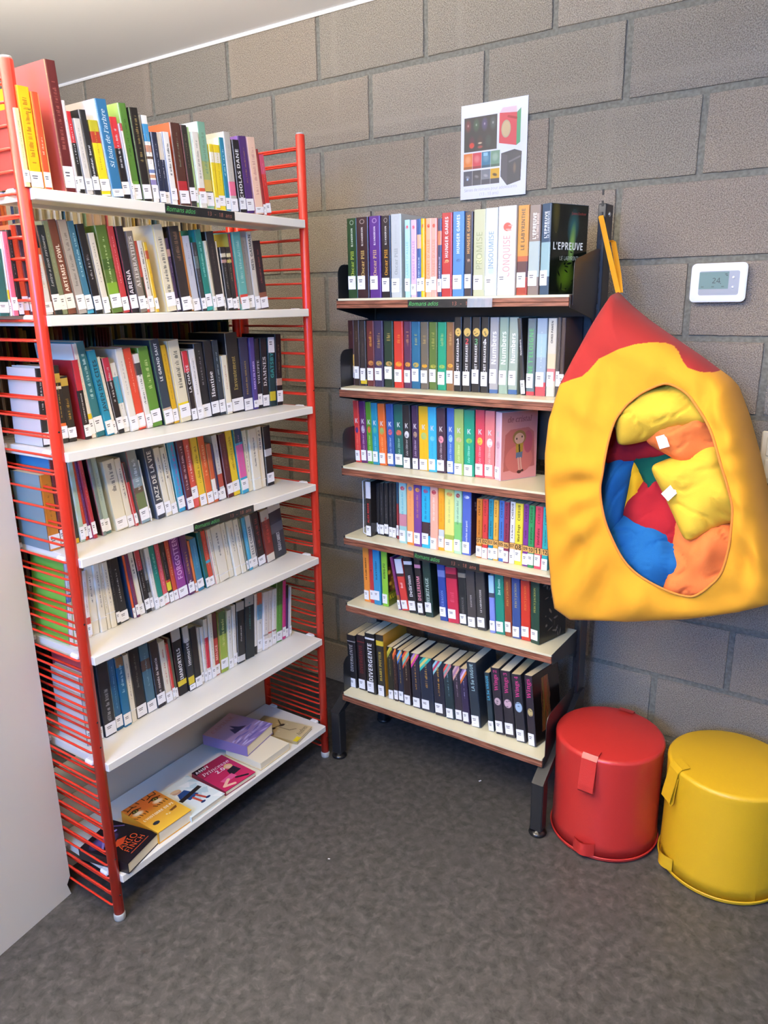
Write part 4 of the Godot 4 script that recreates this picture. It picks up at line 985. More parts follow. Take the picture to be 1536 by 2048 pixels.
# ---------------------------------------------------------------- red wire rack
func make_rack() -> void:
	var rack := thing("wire_rack", "tall red tubular metal shelving rack with wire rung ends and seven white shelves", "shelving rack")
	var H := 1.9175
	var pole := begin()
	lathe(pole, [Vector2(0, 0.018), Vector2(0.0126, 0.018), Vector2(0.0126, H - 0.002), Vector2(0.0115, H), Vector2(0, H)], 20)
	var pole_mesh := done(pole)
	var cap := begin()
	lathe(cap, [Vector2(0, H), Vector2(0.0112, H), Vector2(0.0105, H + 0.004), Vector2(0, H + 0.0055)], 20)
	var cap_mesh := done(cap)
	var foot := begin()
	lathe(foot, [Vector2(0, 0), Vector2(0.0135, 0), Vector2(0.0145, 0.004), Vector2(0.0145, 0.014), Vector2(0.0125, 0.019), Vector2(0, 0.019)], 20)
	var foot_mesh := done(foot)
	var hole := begin()
	lathe(hole, [Vector2(0, 0), Vector2(0.0022, 0), Vector2(0.0022, 0.0008), Vector2(0, 0.0008)], 10)
	var hole_mesh := done(hole)
	var loop := begin()
	var pts := []
	for i in 9:
		var a := PI / 2 - PI * i / 8.0
		pts.append(Vector3(-0.016 + 0.011 * cos(a), 0, 0.011 * sin(a)))
	for i in 9:
		var a := -PI / 2 - PI * i / 8.0
		pts.append(Vector3(-0.234 + 0.011 * cos(a), 0, 0.011 * sin(a)))
	tube(loop, pts, 0.0028, 8, true)
	var loop_mesh := done(loop)
	var clip_mesh := box_mesh(Vector3(0.028, 0.014, 0.02), 0.004)
	for z in [RACK_NEAR, RACK_FAR]:
		var frame := Node3D.new()
		frame.name = "end_frame"
		rack.add_child(frame, true)
		frame.position = Vector3(0, 0, z)
		for x in [0.0, -0.25]:
			part("post", pole_mesh, M.red_paint, frame, Vector3(x, 0, 0))
			part("post_cap", cap_mesh, M.grey_plastic, frame, Vector3(x, 0, 0))
			part("foot", foot_mesh, M.grey_plastic, frame, Vector3(x, 0, 0))
		for y in [0.055, 0.16, 0.47, 0.535, 0.78, 1.21]:
			var hm := part("screw_hole", hole_mesh, M.dark, frame, Vector3(0.0122, y + 0.02, 0.0))
			hm.rotation.z = -PI / 2
		for n in range(-2, 46):
			part("rung", loop_mesh, M.red_paint, frame, Vector3(0, 0.1208 + n * 0.039193, 0))
	for i in 7:
		var y: float = RACK_SHELF[i]
		var zc := (1.2625 + 0.4555) / 2
		var ln := 1.2625 - 0.4555
		var st := begin()
		var xb := -0.112 if i == 0 else -0.246        # the top shelf is a shallow one
		cbox(st, Vector3((0.0185 + xb) / 2, y - 0.0063, zc), Vector3(0.0165 - xb, 0.012, ln - 0.004), 0.001)
		cbox(st, Vector3(0.0185, y - 0.0105, zc), Vector3(0.007, 0.021, ln), 0.0015)
		cbox(st, Vector3(xb + 0.0035, y - 0.0105, zc), Vector3(0.007, 0.021, ln), 0.0015)
		for e in [0.4565, 1.2615]: cbox(st, Vector3((0.0185 + xb) / 2, y - 0.0107, e), Vector3(0.0155 - xb, 0.0206, 0.002), 0.0005)
		var sh := part("shelf", done(st), M.white_shelf, rack)
		for x in [-0.034, -0.09 if i == 0 else -0.216]:
			part("shelf_clip", clip_mesh, M.white_plastic, sh, Vector3(x, y - 0.006, RACK_NEAR - 0.001))
			part("shelf_clip", clip_mesh, M.white_plastic, sh, Vector3(x, y - 0.006, RACK_FAR + 0.012))
	var panel := begin()
	cbox(panel, Vector3(-0.2535, 0.115, (1.262 + 0.4355) / 2), Vector3(0.006, 0.21, 1.262 - 0.4355), 0.001)
	part("back_board", done(panel), M.beige, rack)

	# the rack that stands back to back with it
	var far := rack.duplicate()
	far.name = numbered("wire_rack")
	add_child(far, true)
	far.position.x = -0.285
	far.set_meta("label", "second red wire rack standing back to back behind the tall red front rack")
	for c in far.get_children():
		if c.name.begins_with("back_board") or c.name == "shelf":
			far.remove_child(c)
			c.free()
	# its books show only their page edges
	for lv in range(1, 6):
		var st := begin()
		st.set_smooth_group(-1)
		var z := 1.24
		var stop := 0.5 if lv == 1 else 0.46
		var run := 0
		var base := Color("e8dcb8")
		while z > stop:
			if run == 0:
				run = rng.randi_range(3, 9)
				base = [Color("efe6cc"), Color("e6dcbc"), Color("d8c8a0"), Color("c8b48c"), Color("f0ead8"), Color("b89a78")][rng.randi() % 6]
				if rng.randf() < 0.2: base = [Color("e0a848"), Color("c87850"), Color("b4c4b0"), Color("7a3a3a")][rng.randi() % 4]
			run -= 1
			var t := rng.randf_range(0.008, 0.022)
			var h := rng.randf_range(0.282, 0.296) if lv == 1 else (rng.randf_range(0.235, 0.255) if lv == 2 else rng.randf_range(0.17, 0.2))
			var d := rng.randf_range(0.1, 0.125)
			var paper := base.darkened(rng.randf() * 0.08)
			var spine: Color = [Color("5a3a34"), Color("8a3a30"), Color("c8bca4"), Color("34505c"), Color("b89848"), Color("5a6a44"), Color("262428"), Color("9a5a3a"), Color("6a5a4c"), Color("2e3a52")][rng.randi() % 10]
			if lv == 1 and z > 1.17: paper = [Color("e8a828"), Color("e0b040"), Color("b8aaa8")][rng.randi() % 3]
			elif lv == 1 and z > 1.13: paper = Color("d87840")
			if lv > 1:
				paper = spine.darkened(rng.randf() * 0.2)
				t *= 0.6
			st.set_color(paper.srgb_to_linear())
			cbox(st, Vector3(-0.305 - d / 2.0 - 0.02 * rng.randf(), RACK_SHELF[lv] + h / 2.0, z - t / 2.0), Vector3(d, h, t - 0.0012), 0.0006)
			st.set_color((spine if lv > 1 or run % 3 == 0 else paper.darkened(0.15)).srgb_to_linear())
			cbox(st, Vector3(-0.303 - d / 2.0, RACK_SHELF[lv] + h / 2.0 + 0.001, z - t), Vector3(d + 0.004, h + 0.002, 0.0010), 0.0003)
			z -= t + 0.0006
		var bk := part("book_row", done(st), M.vertex_paper, self)
		bk.set_meta("kind", "stuff")
		bk.set_meta("label", "row of books seen from their page edges, %s shelf of rear red rack" % LEVEL[lv])
		bk.set_meta("category", "books")

	for s in [[0, 0.9457, 0.7286, "Romans ados sign strip under top shelf books of red rack"], [3, 0.9434, 0.7273, "Romans ados sign strip on fourth shelf edge of red rack"]]:
		var t := thing("shelf_sign", s[3], "sign", Vector3(0.0222, RACK_SHELF[s[0]] - 0.0215, s[1]), "black age signs on shelf edges")
		part("sign_card", sheet(Vector3.ZERO, Vector3(0, 0, s[2] - s[1]), Vector3(0, 0.0205, 0), 0.0008), M.sign, t)

	flat_books()

func flat_books() -> void:
	var defs := [
		["black glossy paperback with orange title lying flat beside near red post", [-0.1185, 1.2812], [-0.146, 1.1597], [0.0053, 1.1381], [0.0318, 1.2519], 0.03, 0],
		["orange paperback with tiger eyes on its cover lying flat on bottom shelf", [-0.1439, 1.1398], [-0.1421, 1.0214], [0.0114, 1.0258], [0.0087, 1.1316], 0.034, 1],
		["pale blue paperback with a walking woman in navy coat lying flat", [-0.1386, 1.0344], [-0.14, 0.9027], [0.0182, 0.9145], [0.0161, 1.0306], 0.016, 2],
		["pink paperback with reclining girl on cover lying flat on bottom shelf", [-0.1425, 0.8931], [-0.1266, 0.7721], [0.0127, 0.7881], [0.0154, 0.8991], 0.014, 3],
		["lilac hardback with castle on cover lying flat, thickest on bottom shelf", [-0.2159, 0.7671], [-0.2281, 0.624], [-0.0727, 0.6245], [-0.0395, 0.7606], 0.034, 4],
		["sand coloured thin book with twig drawing at far end of bottom shelf", [-0.1661, 0.6031], [-0.1835, 0.529], [-0.0009, 0.498], [0.0158, 0.6135], 0.01, 5]]
	var arts := flat_arts()
	var spine_cols := [Color("16141a"), Color("d89a28"), Color("d0dad8"), Color("8a2444"), Color("8878a8"), Color("a89870")]
	for d in defs:
		var P := []
		for k in [1, 2, 3, 4]: P.append(Vector2(d[k][0], d[k][1]))
		var c: Vector2 = (P[0] + P[1] + P[2] + P[3]) / 4.0
		var ux: Vector2 = ((P[1] + P[2]) - (P[0] + P[3])) / 2.0     # towards the wall
		var uy: Vector2 = ((P[0] + P[1]) - (P[3] + P[2])) / 2.0     # towards the back
		var w := ux.length()
		var h := uy.length()
		var X := Vector3(ux.x, 0, ux.y).normalized()
		var Z := X.cross(Vector3.UP).normalized()
		var t: float = d[5]
		var o := thing("paperback", d[0], "book", Vector3(c.x, RACK_SHELF[6] + 0.0005, c.y), "paperbacks lying flat on the bottom shelf")
		o.basis = Basis(X, Vector3.UP, Z)
		var st := begin()
		cbox(st, Vector3(0, 0.0007, 0), Vector3(w, 0.0014, h), 0.0003)
		cbox(st, Vector3(0, t - 0.0007, 0), Vector3(w, 0.0014, h), 0.0003)
		cbox(st, Vector3(-w / 2 + 0.0008, t / 2, 0), Vector3(0.0016, t - 0.001, h), 0.0003)
		part("cover", done(st), mat(spine_cols[d[6]], 0.4), o)
		part("page_block", box_mesh(Vector3(w - 0.005, t - 0.003, h - 0.003), 0.0005, Vector3(0.001, t / 2, 0)), M.pages[1], o)
		part("cover_picture", sheet(Vector3(-w / 2, t, h / 2), Vector3(w, 0, 0), Vector3(0, 0, -h), 0.0004), arts[d[6]], o)
	var u := thing("paperback", "plain cream book lying flat underneath the lilac hardback", "book", Vector3(-0.062, RACK_SHELF[6] + 0.0005, 0.69), "paperbacks lying flat on the bottom shelf")
	part("cover", box_mesh(Vector3(0.15, 0.003, 0.135), 0.0004, Vector3(0, 0.0015, 0)), M.pages[0], u)
	part("page_block", box_mesh(Vector3(0.146, 0.02, 0.13), 0.0004, Vector3(0.0, 0.013, 0)), M.pages[1], u)
	for n in get_children():
		if n.name.begins_with("paperback") and str(n.get_meta("label")).begins_with("lilac"): n.position.y += 0.024

func flat_arts() -> Array:
	var res := []
	var a := canvas(160, 220, Color("17131b"))
	blob(a, 60, 60, 60, 36, Color(0.38, 0.3, 0.6), 0.4, 1.0)
	stroke(a, [Vector2(20, 90), Vector2(70, 50), Vector2(120, 60)], 4.0, Color("8a78b8"))
	stroke(a, [Vector2(100, 40), Vector2(130, 30), Vector2(150, 70)], 3.0, Color("5a4a80"))
	poly(a, PackedVector2Array([Vector2(40, 120), Vector2(80, 100), Vector2(110, 118), Vector2(70, 134)]), Color("c84a28"))
	fit_text(a, "ARIO", Rect2(44, 128, 90, 30), "n", Color("d8552c"))
	fit_text(a, "FINCH", Rect2(44, 158, 90, 30), "n", Color("d8552c"))
	a.fill_rect(Rect2i(44, 194, 90, 3), Color("b84828"))
	res.append(printed(a, 0.25))
	var t := canvas(160, 220, Color("e0a22c"))
	shade(t, Color("c8702a"), Color("ecc040"), Rect2i(0, 0, 160, 220))
	blob(t, 80, 40, 84, 60, Color("c0642a"), 0.0, 0.9)
	for s in [30.0, 122.0]:
		blob(t, s, 66, 26, 18, Color("e8dcc0"), 0.1, 0.9)
		blob(t, s, 48, 15, 8, Color("20140a"), 0.15 if s > 80 else -0.15)
		blob(t, s, 48, 9, 6, Color("a8a040"))
		blob(t, s, 48, 4, 5, Color("141008"))
		for q in 5: stroke(t, [Vector2(s - 30 + q * 14, 78 + (q % 2) * 6), Vector2(s - 22 + q * 12, 92)], 1.8, Color("2a1a0c"))
		stroke(t, [Vector2(s - 28, 46), Vector2(s, 36), Vector2(s + 26, 46)], 2.5, Color("20140a"))
		stroke(t, [Vector2(s - 20, 26), Vector2(s + 4, 18), Vector2(s + 22, 24)], 2.5, Color("20140a"))
	for i in 6: stroke(t, [Vector2(8 + i * 28, 4), Vector2(16 + i * 26, 20)], 2.0, Color("20140a"))
	fit_text(t, "L'HISTOIRE DE PI", Rect2(10, 108, 140, 30), "b", Color("f8f0dc"))
	blob(t, 34, 168, 14, 10, Color("28303a"))
	poly(t, PackedVector2Array([Vector2(108, 150), Vector2(146, 144), Vector2(140, 158), Vector2(114, 160)]), Color("7a4a20"))
	blob(t, 90, 160, 4, 4, Color("e8d8b0")); blob(t, 100, 164, 4, 3, Color("e8d8b0"))
	res.append(printed(t, 0.3))
	var g := canvas(160, 220, Color("dbe6e4"))
	for i in 16:
		var c := Vector2(rng.randf() * 160, rng.randf() * 220)
		poly(g, PackedVector2Array([c, c + Vector2(46, 10), c + Vector2(24, 44)]), Color("bcd4d6") if i % 2 else Color("eaf0ee"))
	blob(g, 66, 54, 18, 14, Color("c49a80"), 0.3)
	blob(g, 66, 46, 20, 10, Color("d8b890"), 0.3)
	poly(g, PackedVector2Array([Vector2(56, 70), Vector2(92, 66), Vector2(110, 130), Vector2(64, 136)]), Color("24467e"))
	stroke(g, [Vector2(60, 80), Vector2(48, 110)], 6.0, Color("24467e"))
	stroke(g, [Vector2(80, 134), Vector2(84, 176)], 5.0, Color("c04a38"))
	stroke(g, [Vector2(98, 130), Vector2(108, 172)], 5.0, Color("c04a38"))
	blob(g, 86, 184, 10, 6, Color("1c3460")); blob(g, 114, 178, 10, 6, Color("1c3460"))
	poly(g, PackedVector2Array([Vector2(36, 104), Vector2(140, 88), Vector2(142, 108), Vector2(38, 124)]), Color("2c2624"))
	res.append(printed(g, 0.3))
	var k := canvas(160, 220, Color("c02c5a"))
	poly(k, PackedVector2Array([Vector2(0, 0), Vector2(160, 0), Vector2(160, 50), Vector2(0, 80)]), Color("a02848"))
	poly(k, PackedVector2Array([Vector2(0, 0), Vector2(60, 0), Vector2(50, 26), Vector2(0, 34)]), Color("2a1622"))
	fit_text(k, "ANDY", Rect2(6, 6, 66, 28), "b", Color("f0e8ec"))
	fit_text(k, "Princesse", Rect2(10, 40, 140, 34), "i", Color("f2e8ee"), 0.2)
	fit_text(k, "2.0", Rect2(56, 74, 50, 26), "b", Color("f0e8ec"))
	blob(k, 120, 90, 18, 20, Color("e0b878")); blob(k, 118, 94, 11, 13, Color("e8b8a0"))
	poly(k, PackedVector2Array([Vector2(96, 112), Vector2(136, 104), Vector2(140, 150), Vector2(84, 158)]), Color("2a2028"))
	poly(k, PackedVector2Array([Vector2(30, 150), Vector2(96, 140), Vector2(100, 172), Vector2(40, 176)]), Color("d85a8c"))
	stroke(k, [Vector2(60, 164), Vector2(20, 190), Vector2(60, 206)], 7.0, Color("e8b8a0"))
	stroke(k, [Vector2(90, 180), Vector2(130, 204)], 6.0, Color("2a2028"))
	res.append(printed(k, 0.25))
	var c := canvas(160, 220, Color("a89ac8"))
	shade(c, Color("d0a8a8"), Color("8474b4"), Rect2i(0, 0, 160, 220))
	for i in 22: blob(c, rng.randf() * 160, 130 + rng.randf() * 90, 26, 5, Color("6a60a8") if i % 2 else Color("c0b4e0"), 0.3 - rng.randf() * 0.6, 0.8)
	poly(c, PackedVector2Array([Vector2(50, 120), Vector2(66, 80), Vector2(76, 96), Vector2(84, 62), Vector2(94, 100), Vector2(112, 126)]), Color("3c3252"))
	fit_text(c, "CAPHAR", Rect2(18, 18, 124, 24), "s", Color("c08a88"))
	fit_text(c, "LE ROYAUME", Rect2(60, 170, 90, 22), "s", Color("c8c0e8"))
	res.append(printed(c, 0.35))
	var s := canvas(160, 220, Color("b3a27a"))
	shade(s, Color("a8966c"), Color("c4b48c"), Rect2i(0, 0, 160, 220))
	stroke(s, [Vector2(10, 110), Vector2(60, 80), Vector2(110, 100), Vector2(150, 70)], 2.5, Color("5a4a32"))
	stroke(s, [Vector2(60, 80), Vector2(40, 40)], 2.0, Color("5a4a32"))
	stroke(s, [Vector2(90, 94), Vector2(84, 150), Vector2(110, 170)], 2.0, Color("5a4a32"))
	blob(s, 62, 84, 14, 8, Color("2c241c"), 0.6); blob(s, 112, 104, 16, 8, Color("3a2e22"), 0.3)
	for v in 8: blob(s, 20 + v * 16, 40 + (v * 37) % 90, 6, 3, Color("ccbf98"), v * 0.7)
	fit_text(s, "Audren", Rect2(60, 186, 90, 22), "i", Color("4a3e2c"), 0.2)
	s.fill_rect(Rect2i(0, 200, 46, 20), Color("d8c42c"))
	res.append(printed(s, 0.4))
	return res

# ---------------------------------------------------------------- black bookcase
func make_case() -> void:
	var cs := thing("bookcase", "black metal bookcase with six cream topped shelves edged in brown wood veneer", "bookcase")
	var X0 := 0.047
	var X1 := 0.75
	for x in [0.040, 0.753]:
		var st := begin()
		cbox(st, Vector3(x, 0.86, 0.1365), Vector3(0.021, 1.70, 0.055), 0.002)
		var post := part("upright", done(st), M.black_metal, cs)
		var slots := begin()
		for k in 62: cbox(slots, Vector3(x, 0.12 + k * 0.0265, 0.1645), Vector3(0.005, 0.013, 0.002), 0.0004)
		var sl := part("slot_row", done(slots), M.dark, post)
		sl.set_meta("kind", "stuff")
		var scr := begin()
		lathe(scr, [Vector2(0, 0), Vector2(0.006, 0), Vector2(0.006, 0.002), Vector2(0.003, 0.004), Vector2(0, 0.0045)], 14)
		var sm := done(scr)
		if x > 0.5:
			for y in [1.685, 1.62]:
				var sc := part("screw", sm, M.steel, post, Vector3(x + 0.0105, y, 0.14))
				sc.rotation.z = -PI / 2
		var base := begin()
		cbox(base, Vector3(x, 0.095, 0.41), Vector3(0.036, 0.155, 0.036), 0.003)
		prism(base, PackedVector2Array([Vector2(0.395, 0.172), Vector2(0.43, 0.172), Vector2(0.16, 0.335), Vector2(0.12, 0.335), Vector2(0.12, 0.27), Vector2(0.2, 0.25)]), Vector3(x - 0.017, 0, 0), Vector3.BACK, Vector3.UP, Vector3(0.034, 0, 0))
		cbox(base, Vector3(x, 0.03, 0.136), Vector3(0.03, 0.04, 0.05), 0.003)
		part("leg", done(base), M.black_metal, cs)
		for z in [0.41, 0.14]:
			var ft := begin()
			lathe(ft, [Vector2(0, 0), Vector2(0.024, 0), Vector2(0.026, 0.005), Vector2(0.02, 0.011), Vector2(0.009, 0.014), Vector2(0.009, 0.022), Vector2(0, 0.022)], 24)
			part("levelling_foot", done(ft), M.black_rubber, cs, Vector3(x, 0, z))
	part("back_panel", box_mesh(Vector3(0.69, 0.44, 0.006), 0.001, Vector3(0.3965, 1.255, 0.158)), M.black_metal, cs)
	part("cross_bar", box_mesh(Vector3(0.69, 0.05, 0.03), 0.002, Vector3(0.3965, 0.2, 0.135)), M.black_metal, cs)
	for i in 6:
		var y: float = CASE_SHELF[i]
		var zf := 0.3937 if i == 5 else CASE_FRONT
		var st := begin()
		prism(st, rounded_rect(X0, 0.165, X1, zf, 0.012), Vector3(0, y - 0.006, 0), Vector3.RIGHT, Vector3.BACK, Vector3(0, 0.006, 0))
		var top := part("shelf", done(st), M.cream_laminate, cs)
		var ed := begin()
		cbox(ed, Vector3((X0 + X1) / 2, y - 0.0115, zf - 0.006), Vector3(X1 - X0, 0.011, 0.011), 0.0008)
		cbox(ed, Vector3((X0 + X1) / 2, y - 0.0225, zf - 0.0064), Vector3(X1 - X0, 0.0095, 0.011), 0.0008)
		part("wood_edge", done(ed), M.brown_wood, top)
		part("underside", box_mesh(Vector3(X1 - X0 - 0.004, 0.012, zf - 0.18), 0.001, Vector3((X0 + X1) / 2, y - 0.0125, (zf + 0.165) / 2 - 0.008)), M.grey_metal, top)
		# side plates
		var below := PackedVector2Array([Vector2(zf - 0.004, y - 0.001), Vector2(zf - 0.004, y - 0.03), Vector2(0.2, y - 0.06), Vector2(0.165, y - 0.09), Vector2(0.165, y - 0.001)])
		for e in 2:
			var x: float = X0 - 0.0022 if e == 0 else X1 + 0.0004
			var pl := begin()
			prism(pl, below, Vector3(x, 0, 0), Vector3.BACK, Vector3.UP, Vector3(0.0018, 0, 0))
			part("side_bracket", done(pl), M.black_metal, cs)
			var tall: float = [[0.095, 0.11], [0.11, 0.0], [0.115, 0.0], [0.0, 0.0], [0.0, 0.0], [0.12, 0.13]][i][e]
			if tall > 0.0:
				var zt := zf - 0.01
				var ea := PackedVector2Array([Vector2(zt, y - 0.022), Vector2(zt, y + tall - 0.03)])
				if i == 0 and e == 1: ea = PackedVector2Array([Vector2(0.345, y - 0.025), Vector2(0.345, y + 0.078)])
				for k in 6:
					var ang := PI / 2 * k / 5.0
					var r := 0.028
					ea.append(Vector2(ea[0].x - r + r * cos(ang), y + tall - r + r * sin(ang)))
				if i == 0 and e == 1:
					ea = PackedVector2Array([Vector2(0.345, y - 0.025), Vector2(0.345, y + 0.072), Vector2(0.335, y + 0.082), Vector2(0.185, y + 0.112), Vector2(0.17, y + 0.11)])
				else:
					ea.append(Vector2(0.17, y + tall))
				ea.append(Vector2(0.17, y - 0.022))
				var ep := begin()
				prism(ep, ea, Vector3(x + (0.0026 if e == 0 else 0.003), 0, 0), Vector3.BACK, Vector3.UP, Vector3(0.0014, 0, 0))
				part("end_plate", done(ep), M.black_metal, cs)
	var s1 := thing("shelf_sign", "Romans ados sign strip mended with clear tape on top shelf of black bookcase", "sign", Vector3(0.293, CASE_SHELF[0] - 0.028, 0.3605), "black age signs on shelf edges")
	part("sign_card", sheet(Vector3.ZERO, Vector3(0.235, 0, 0), Vector3(0, 0.0215, 0), 0.0008), M.sign, s1)
	var tape := begin()
	tape.set_smooth_group(-1)
	var prev := Vector3(0.183, 0, 0.0012)
	for k in range(1, 8):
		var nx := Vector3(0.183 + k * 0.0105, 0, 0.0014 + (0.004 if k % 2 else 0.0008))
		quad(tape, prev, nx, nx + Vector3(0.001, 0.0235, 0.0005), prev + Vector3(0.001, 0.0235, 0.0005), Vector3.BACK)
		prev = nx
	part("clear_tape", done(tape), M.tape, s1)
	var s2 := thing("shelf_sign", "Romans ados sign strip on fourth shelf edge of black bookcase", "sign", Vector3(0.308, CASE_SHELF[3] - 0.0305, 0.3605), "black age signs on shelf edges")
	part("sign_card", sheet(Vector3.ZERO, Vector3(0.218, 0, 0), Vector3(0, 0.025, 0), 0.0008), M.sign, s2)
	var be := thing("wire_bookend", "thin white wire bookend at left end of fourth shelf of black bookcase", "bookend", Vector3(0.083, CASE_SHELF[3], 0.3))
	var w := begin()
	tube(w, [Vector3(0.03, 0.003, 0.01), Vector3(0.012, 0.003, 0.01), Vector3(0.007, 0.006, 0.01), Vector3(0.004, 0.06, 0.005), Vector3(0.001, 0.11, 0), Vector3(0, 0.17, 0), Vector3(0.001, 0.172, -0.03), Vector3(0.003, 0.11, -0.1), Vector3(0.006, 0.006, -0.1), Vector3(0.03, 0.003, -0.1)], 0.0016, 8)
	part("wire_loop", done(w), M.white_plastic, be)

func rounded_rect(x0: float, z0: float, x1: float, z1: float, r: float) -> PackedVector2Array:
	var p := PackedVector2Array([Vector2(x0, z0), Vector2(x1, z0)])
	for k in 5:
		var a := PI / 2 * k / 4.0
		p.append(Vector2(x1 - 0.003 + 0.003 * cos(a), z1 - 0.003 + 0.003 * sin(a)))
	for k in 7:
		var a := PI / 2 + PI / 2 * k / 6.0
		p.append(Vector2(x0 + r + r * cos(a), z1 - r + r * sin(a)))
	return p

# ---------------------------------------------------------------- hanging pod with cushions
func smooth_ring(pts: Array, per: int) -> Array:
	var n := pts.size()
	var res := []
	for i in n:
		for k in per:
			res.append(pts[i].cubic_interpolate(pts[(i + 1) % n], pts[(i - 1 + n) % n], pts[(i + 2) % n], float(k) / per))
	return res

func radial(ring: Array, c: Vector2, ang: float) -> Vector3:
	var d := Vector2(cos(ang), sin(ang))
	for i in ring.size():
		var a: Vector3 = ring[i]
		var b: Vector3 = ring[(i + 1) % ring.size()]
		var p := Vector2(a.x, a.y) - c
		var e := Vector2(b.x - a.x, b.y - a.y)
		var den := d.cross(e)
		if absf(den) < 1e-9: continue
		var t := p.cross(e) / den
		var u := p.cross(d) / den
		if t > 0.0 and u >= -0.0001 and u <= 1.0001: return a.lerp(b, clampf(u, 0, 1))
	return ring[0]

func seam_y(x: float) -> float:
	for i in BAG_SEAM.size() - 1:
		if x <= BAG_SEAM[i + 1].x:
			var a: Vector3 = BAG_SEAM[i]
			var b: Vector3 = BAG_SEAM[i + 1]
			return lerpf(a.y, b.y, clampf((x - a.x) / (b.x - a.x), 0, 1))
	return BAG_SEAM[-1].y

func make_pod() -> void:
	var pod := thing("hanging_pod", "yellow and red cloth pod with an oval mouth hanging from the black bookcase", "hanging pod")
	var edge := []
	for v in BAG_EDGE: edge.append(v)
	var mouth := smooth_ring(BAG_MOUTH.duplicate(), 5)
	var c := Vector2(1.03, 1.05)
	var N := 220
	var R := 26
	var O := []
	var S := []
	for k in N:
		var ang := TAU * k / N
		O.append(radial(mouth, c, ang))
		S.append(radial(edge, c, ang))
	# pull one column of points exactly onto each corner of the outline
	for v in [BAG_EDGE[0], BAG_EDGE[5], BAG_EDGE[13], BAG_EDGE[18], BAG_EDGE[19]]:
		var kk := int(round(fposmod(atan2(v.y - c.y, v.x - c.x), TAU) / TAU * N)) % N
		S[kk] = v
	var fold := FastNoiseLite.new()
	fold.seed = 7
	fold.fractal_type = FastNoiseLite.FRACTAL_NONE
	fold.frequency = 1.0
	var uvf := func(p: Vector3) -> Vector2: return Vector2((p.x - 0.70) / 0.64, (1.52 - p.y) / 0.9)
	var grid := []
	for k in N:
		var col := []
		var ang := TAU * k / N
		for j in R + 1:
			var s := float(j) / R
			var o: Vector3 = O[k]
			var e: Vector3 = S[k]
			var p := o.lerp(e, s)
			var bulge := sqrt(maxf(0.0, 1.0 - pow(s, 4.5)))
			p.z = lerpf(e.z, maxf(o.z, e.z + 0.02), bulge)
			var wv := sin(s * PI)
			var f := fold.get_noise_2d(cos(ang) * 2.4 + 10.0, sin(ang) * 2.4 + s * 0.5) * 0.014 * wv
			f += fold.get_noise_3d(p.x * 15.0, p.y * 3.0, 3.0) * 0.010 * wv
			f += fold.get_noise_3d(p.x * 5.0 + p.y * 9.0, p.y * 4.0, 8.0) * 0.006 * wv
			p.z += f
			col.append(p)
		grid.append(col)
	var st := begin()
	st.set_smooth_group(0)
	var add := func(p: Vector3) -> void:
		st.set_uv(uvf.call(p))
		st.add_vertex(p)
	for k in N:
		var k2 := (k + 1) % N
		for j in R:
			for q in [[k, j], [k2, j + 1], [k, j + 1], [k, j], [k2, j], [k2, j + 1]]: add.call(grid[q[0]][q[1]])
	# the back of the pod, towards the wall
	var bk := []
	for k in N:
		var col := []
		for j in 13:
			var s := 1.0 - j / 12.0
			var e: Vector3 = S[k]
			var p := Vector3(lerpf(1.03, e.x, s), lerpf(1.02, e.y, s), 0)
			var deep := smoothstep(0.79, 0.88, p.x)
			var zb := lerpf(0.40, 0.05, deep)
			if p.y > 1.3: zb = lerpf(zb, 0.18, clampf((p.y - 1.3) / 0.15, 0, 1))
			var bul := sqrt(maxf(0.0, 1.0 - pow(s, 4.0)))
			p.z = minf(e.z, lerpf(e.z, zb, bul)) - 0.001
			if j == 0: p.z = e.z
			col.append(p)
		bk.append(col)
	for k in N:
		var k2 := (k + 1) % N
		for j in 12:
			for q in [[k, j], [k2, j], [k2, j + 1], [k, j], [k2, j + 1], [k, j + 1]]: add.call(bk[q[0]][q[1]])
	st.index()
	st.generate_normals()
	part("cloth_body", st.commit(), pod_material(), pod)
	var rim := begin()
	tube(rim, O.map(func(v): return v + Vector3(0, 0, 0.001)), 0.0028, 8, true)
	part("stitched_rim", done(rim), M.orange_thread, pod)
	var strap := begin()
	strap.set_smooth_group(-1)
	var legs := [
		[Vector3(0.830, 1.492, 0.236), Vector3(0.803, 1.558, 0.216), Vector3(0.776, 1.62, 0.19), Vector3(0.752, 1.678, 0.1675), Vector3(0.751, 1.681, 0.1655)],
		[Vector3(0.834, 1.492, 0.232), Vector3(0.817, 1.536, 0.20), Vector3(0.796, 1.58, 0.165), Vector3(0.776, 1.618, 0.13), Vector3(0.766, 1.623, 0.127)]]
	for leg in legs:
		for i in leg.size() - 1:
			var w := Vector3(0.0075, 0.0, 0.004)
			var a: Vector3 = leg[i]
			var b: Vector3 = leg[i + 1]
			var nrm := (b - a).cross(w).normalized() * 0.0008
			for sgn in [-1.0, 1.0]:
				quad(strap, a - w + nrm * sgn, a + w + nrm * sgn, b + w + nrm * sgn, b - w + nrm * sgn, nrm * sgn)
			quad(strap, a + w - nrm, a + w + nrm, b + w + nrm, b + w - nrm, w)
			quad(strap, a - w - nrm, a - w + nrm, b - w + nrm, b - w - nrm, -w)
	part("hanging_strap", done(strap), M.strap, pod)

	var cols := {"yellow": Color("f0d030"), "red": Color("b82436"), "orange": Color("f0803c"), "green": Color("0d5048"), "mustard": Color("e8b81c"), "blue": Color("1c70bc")}
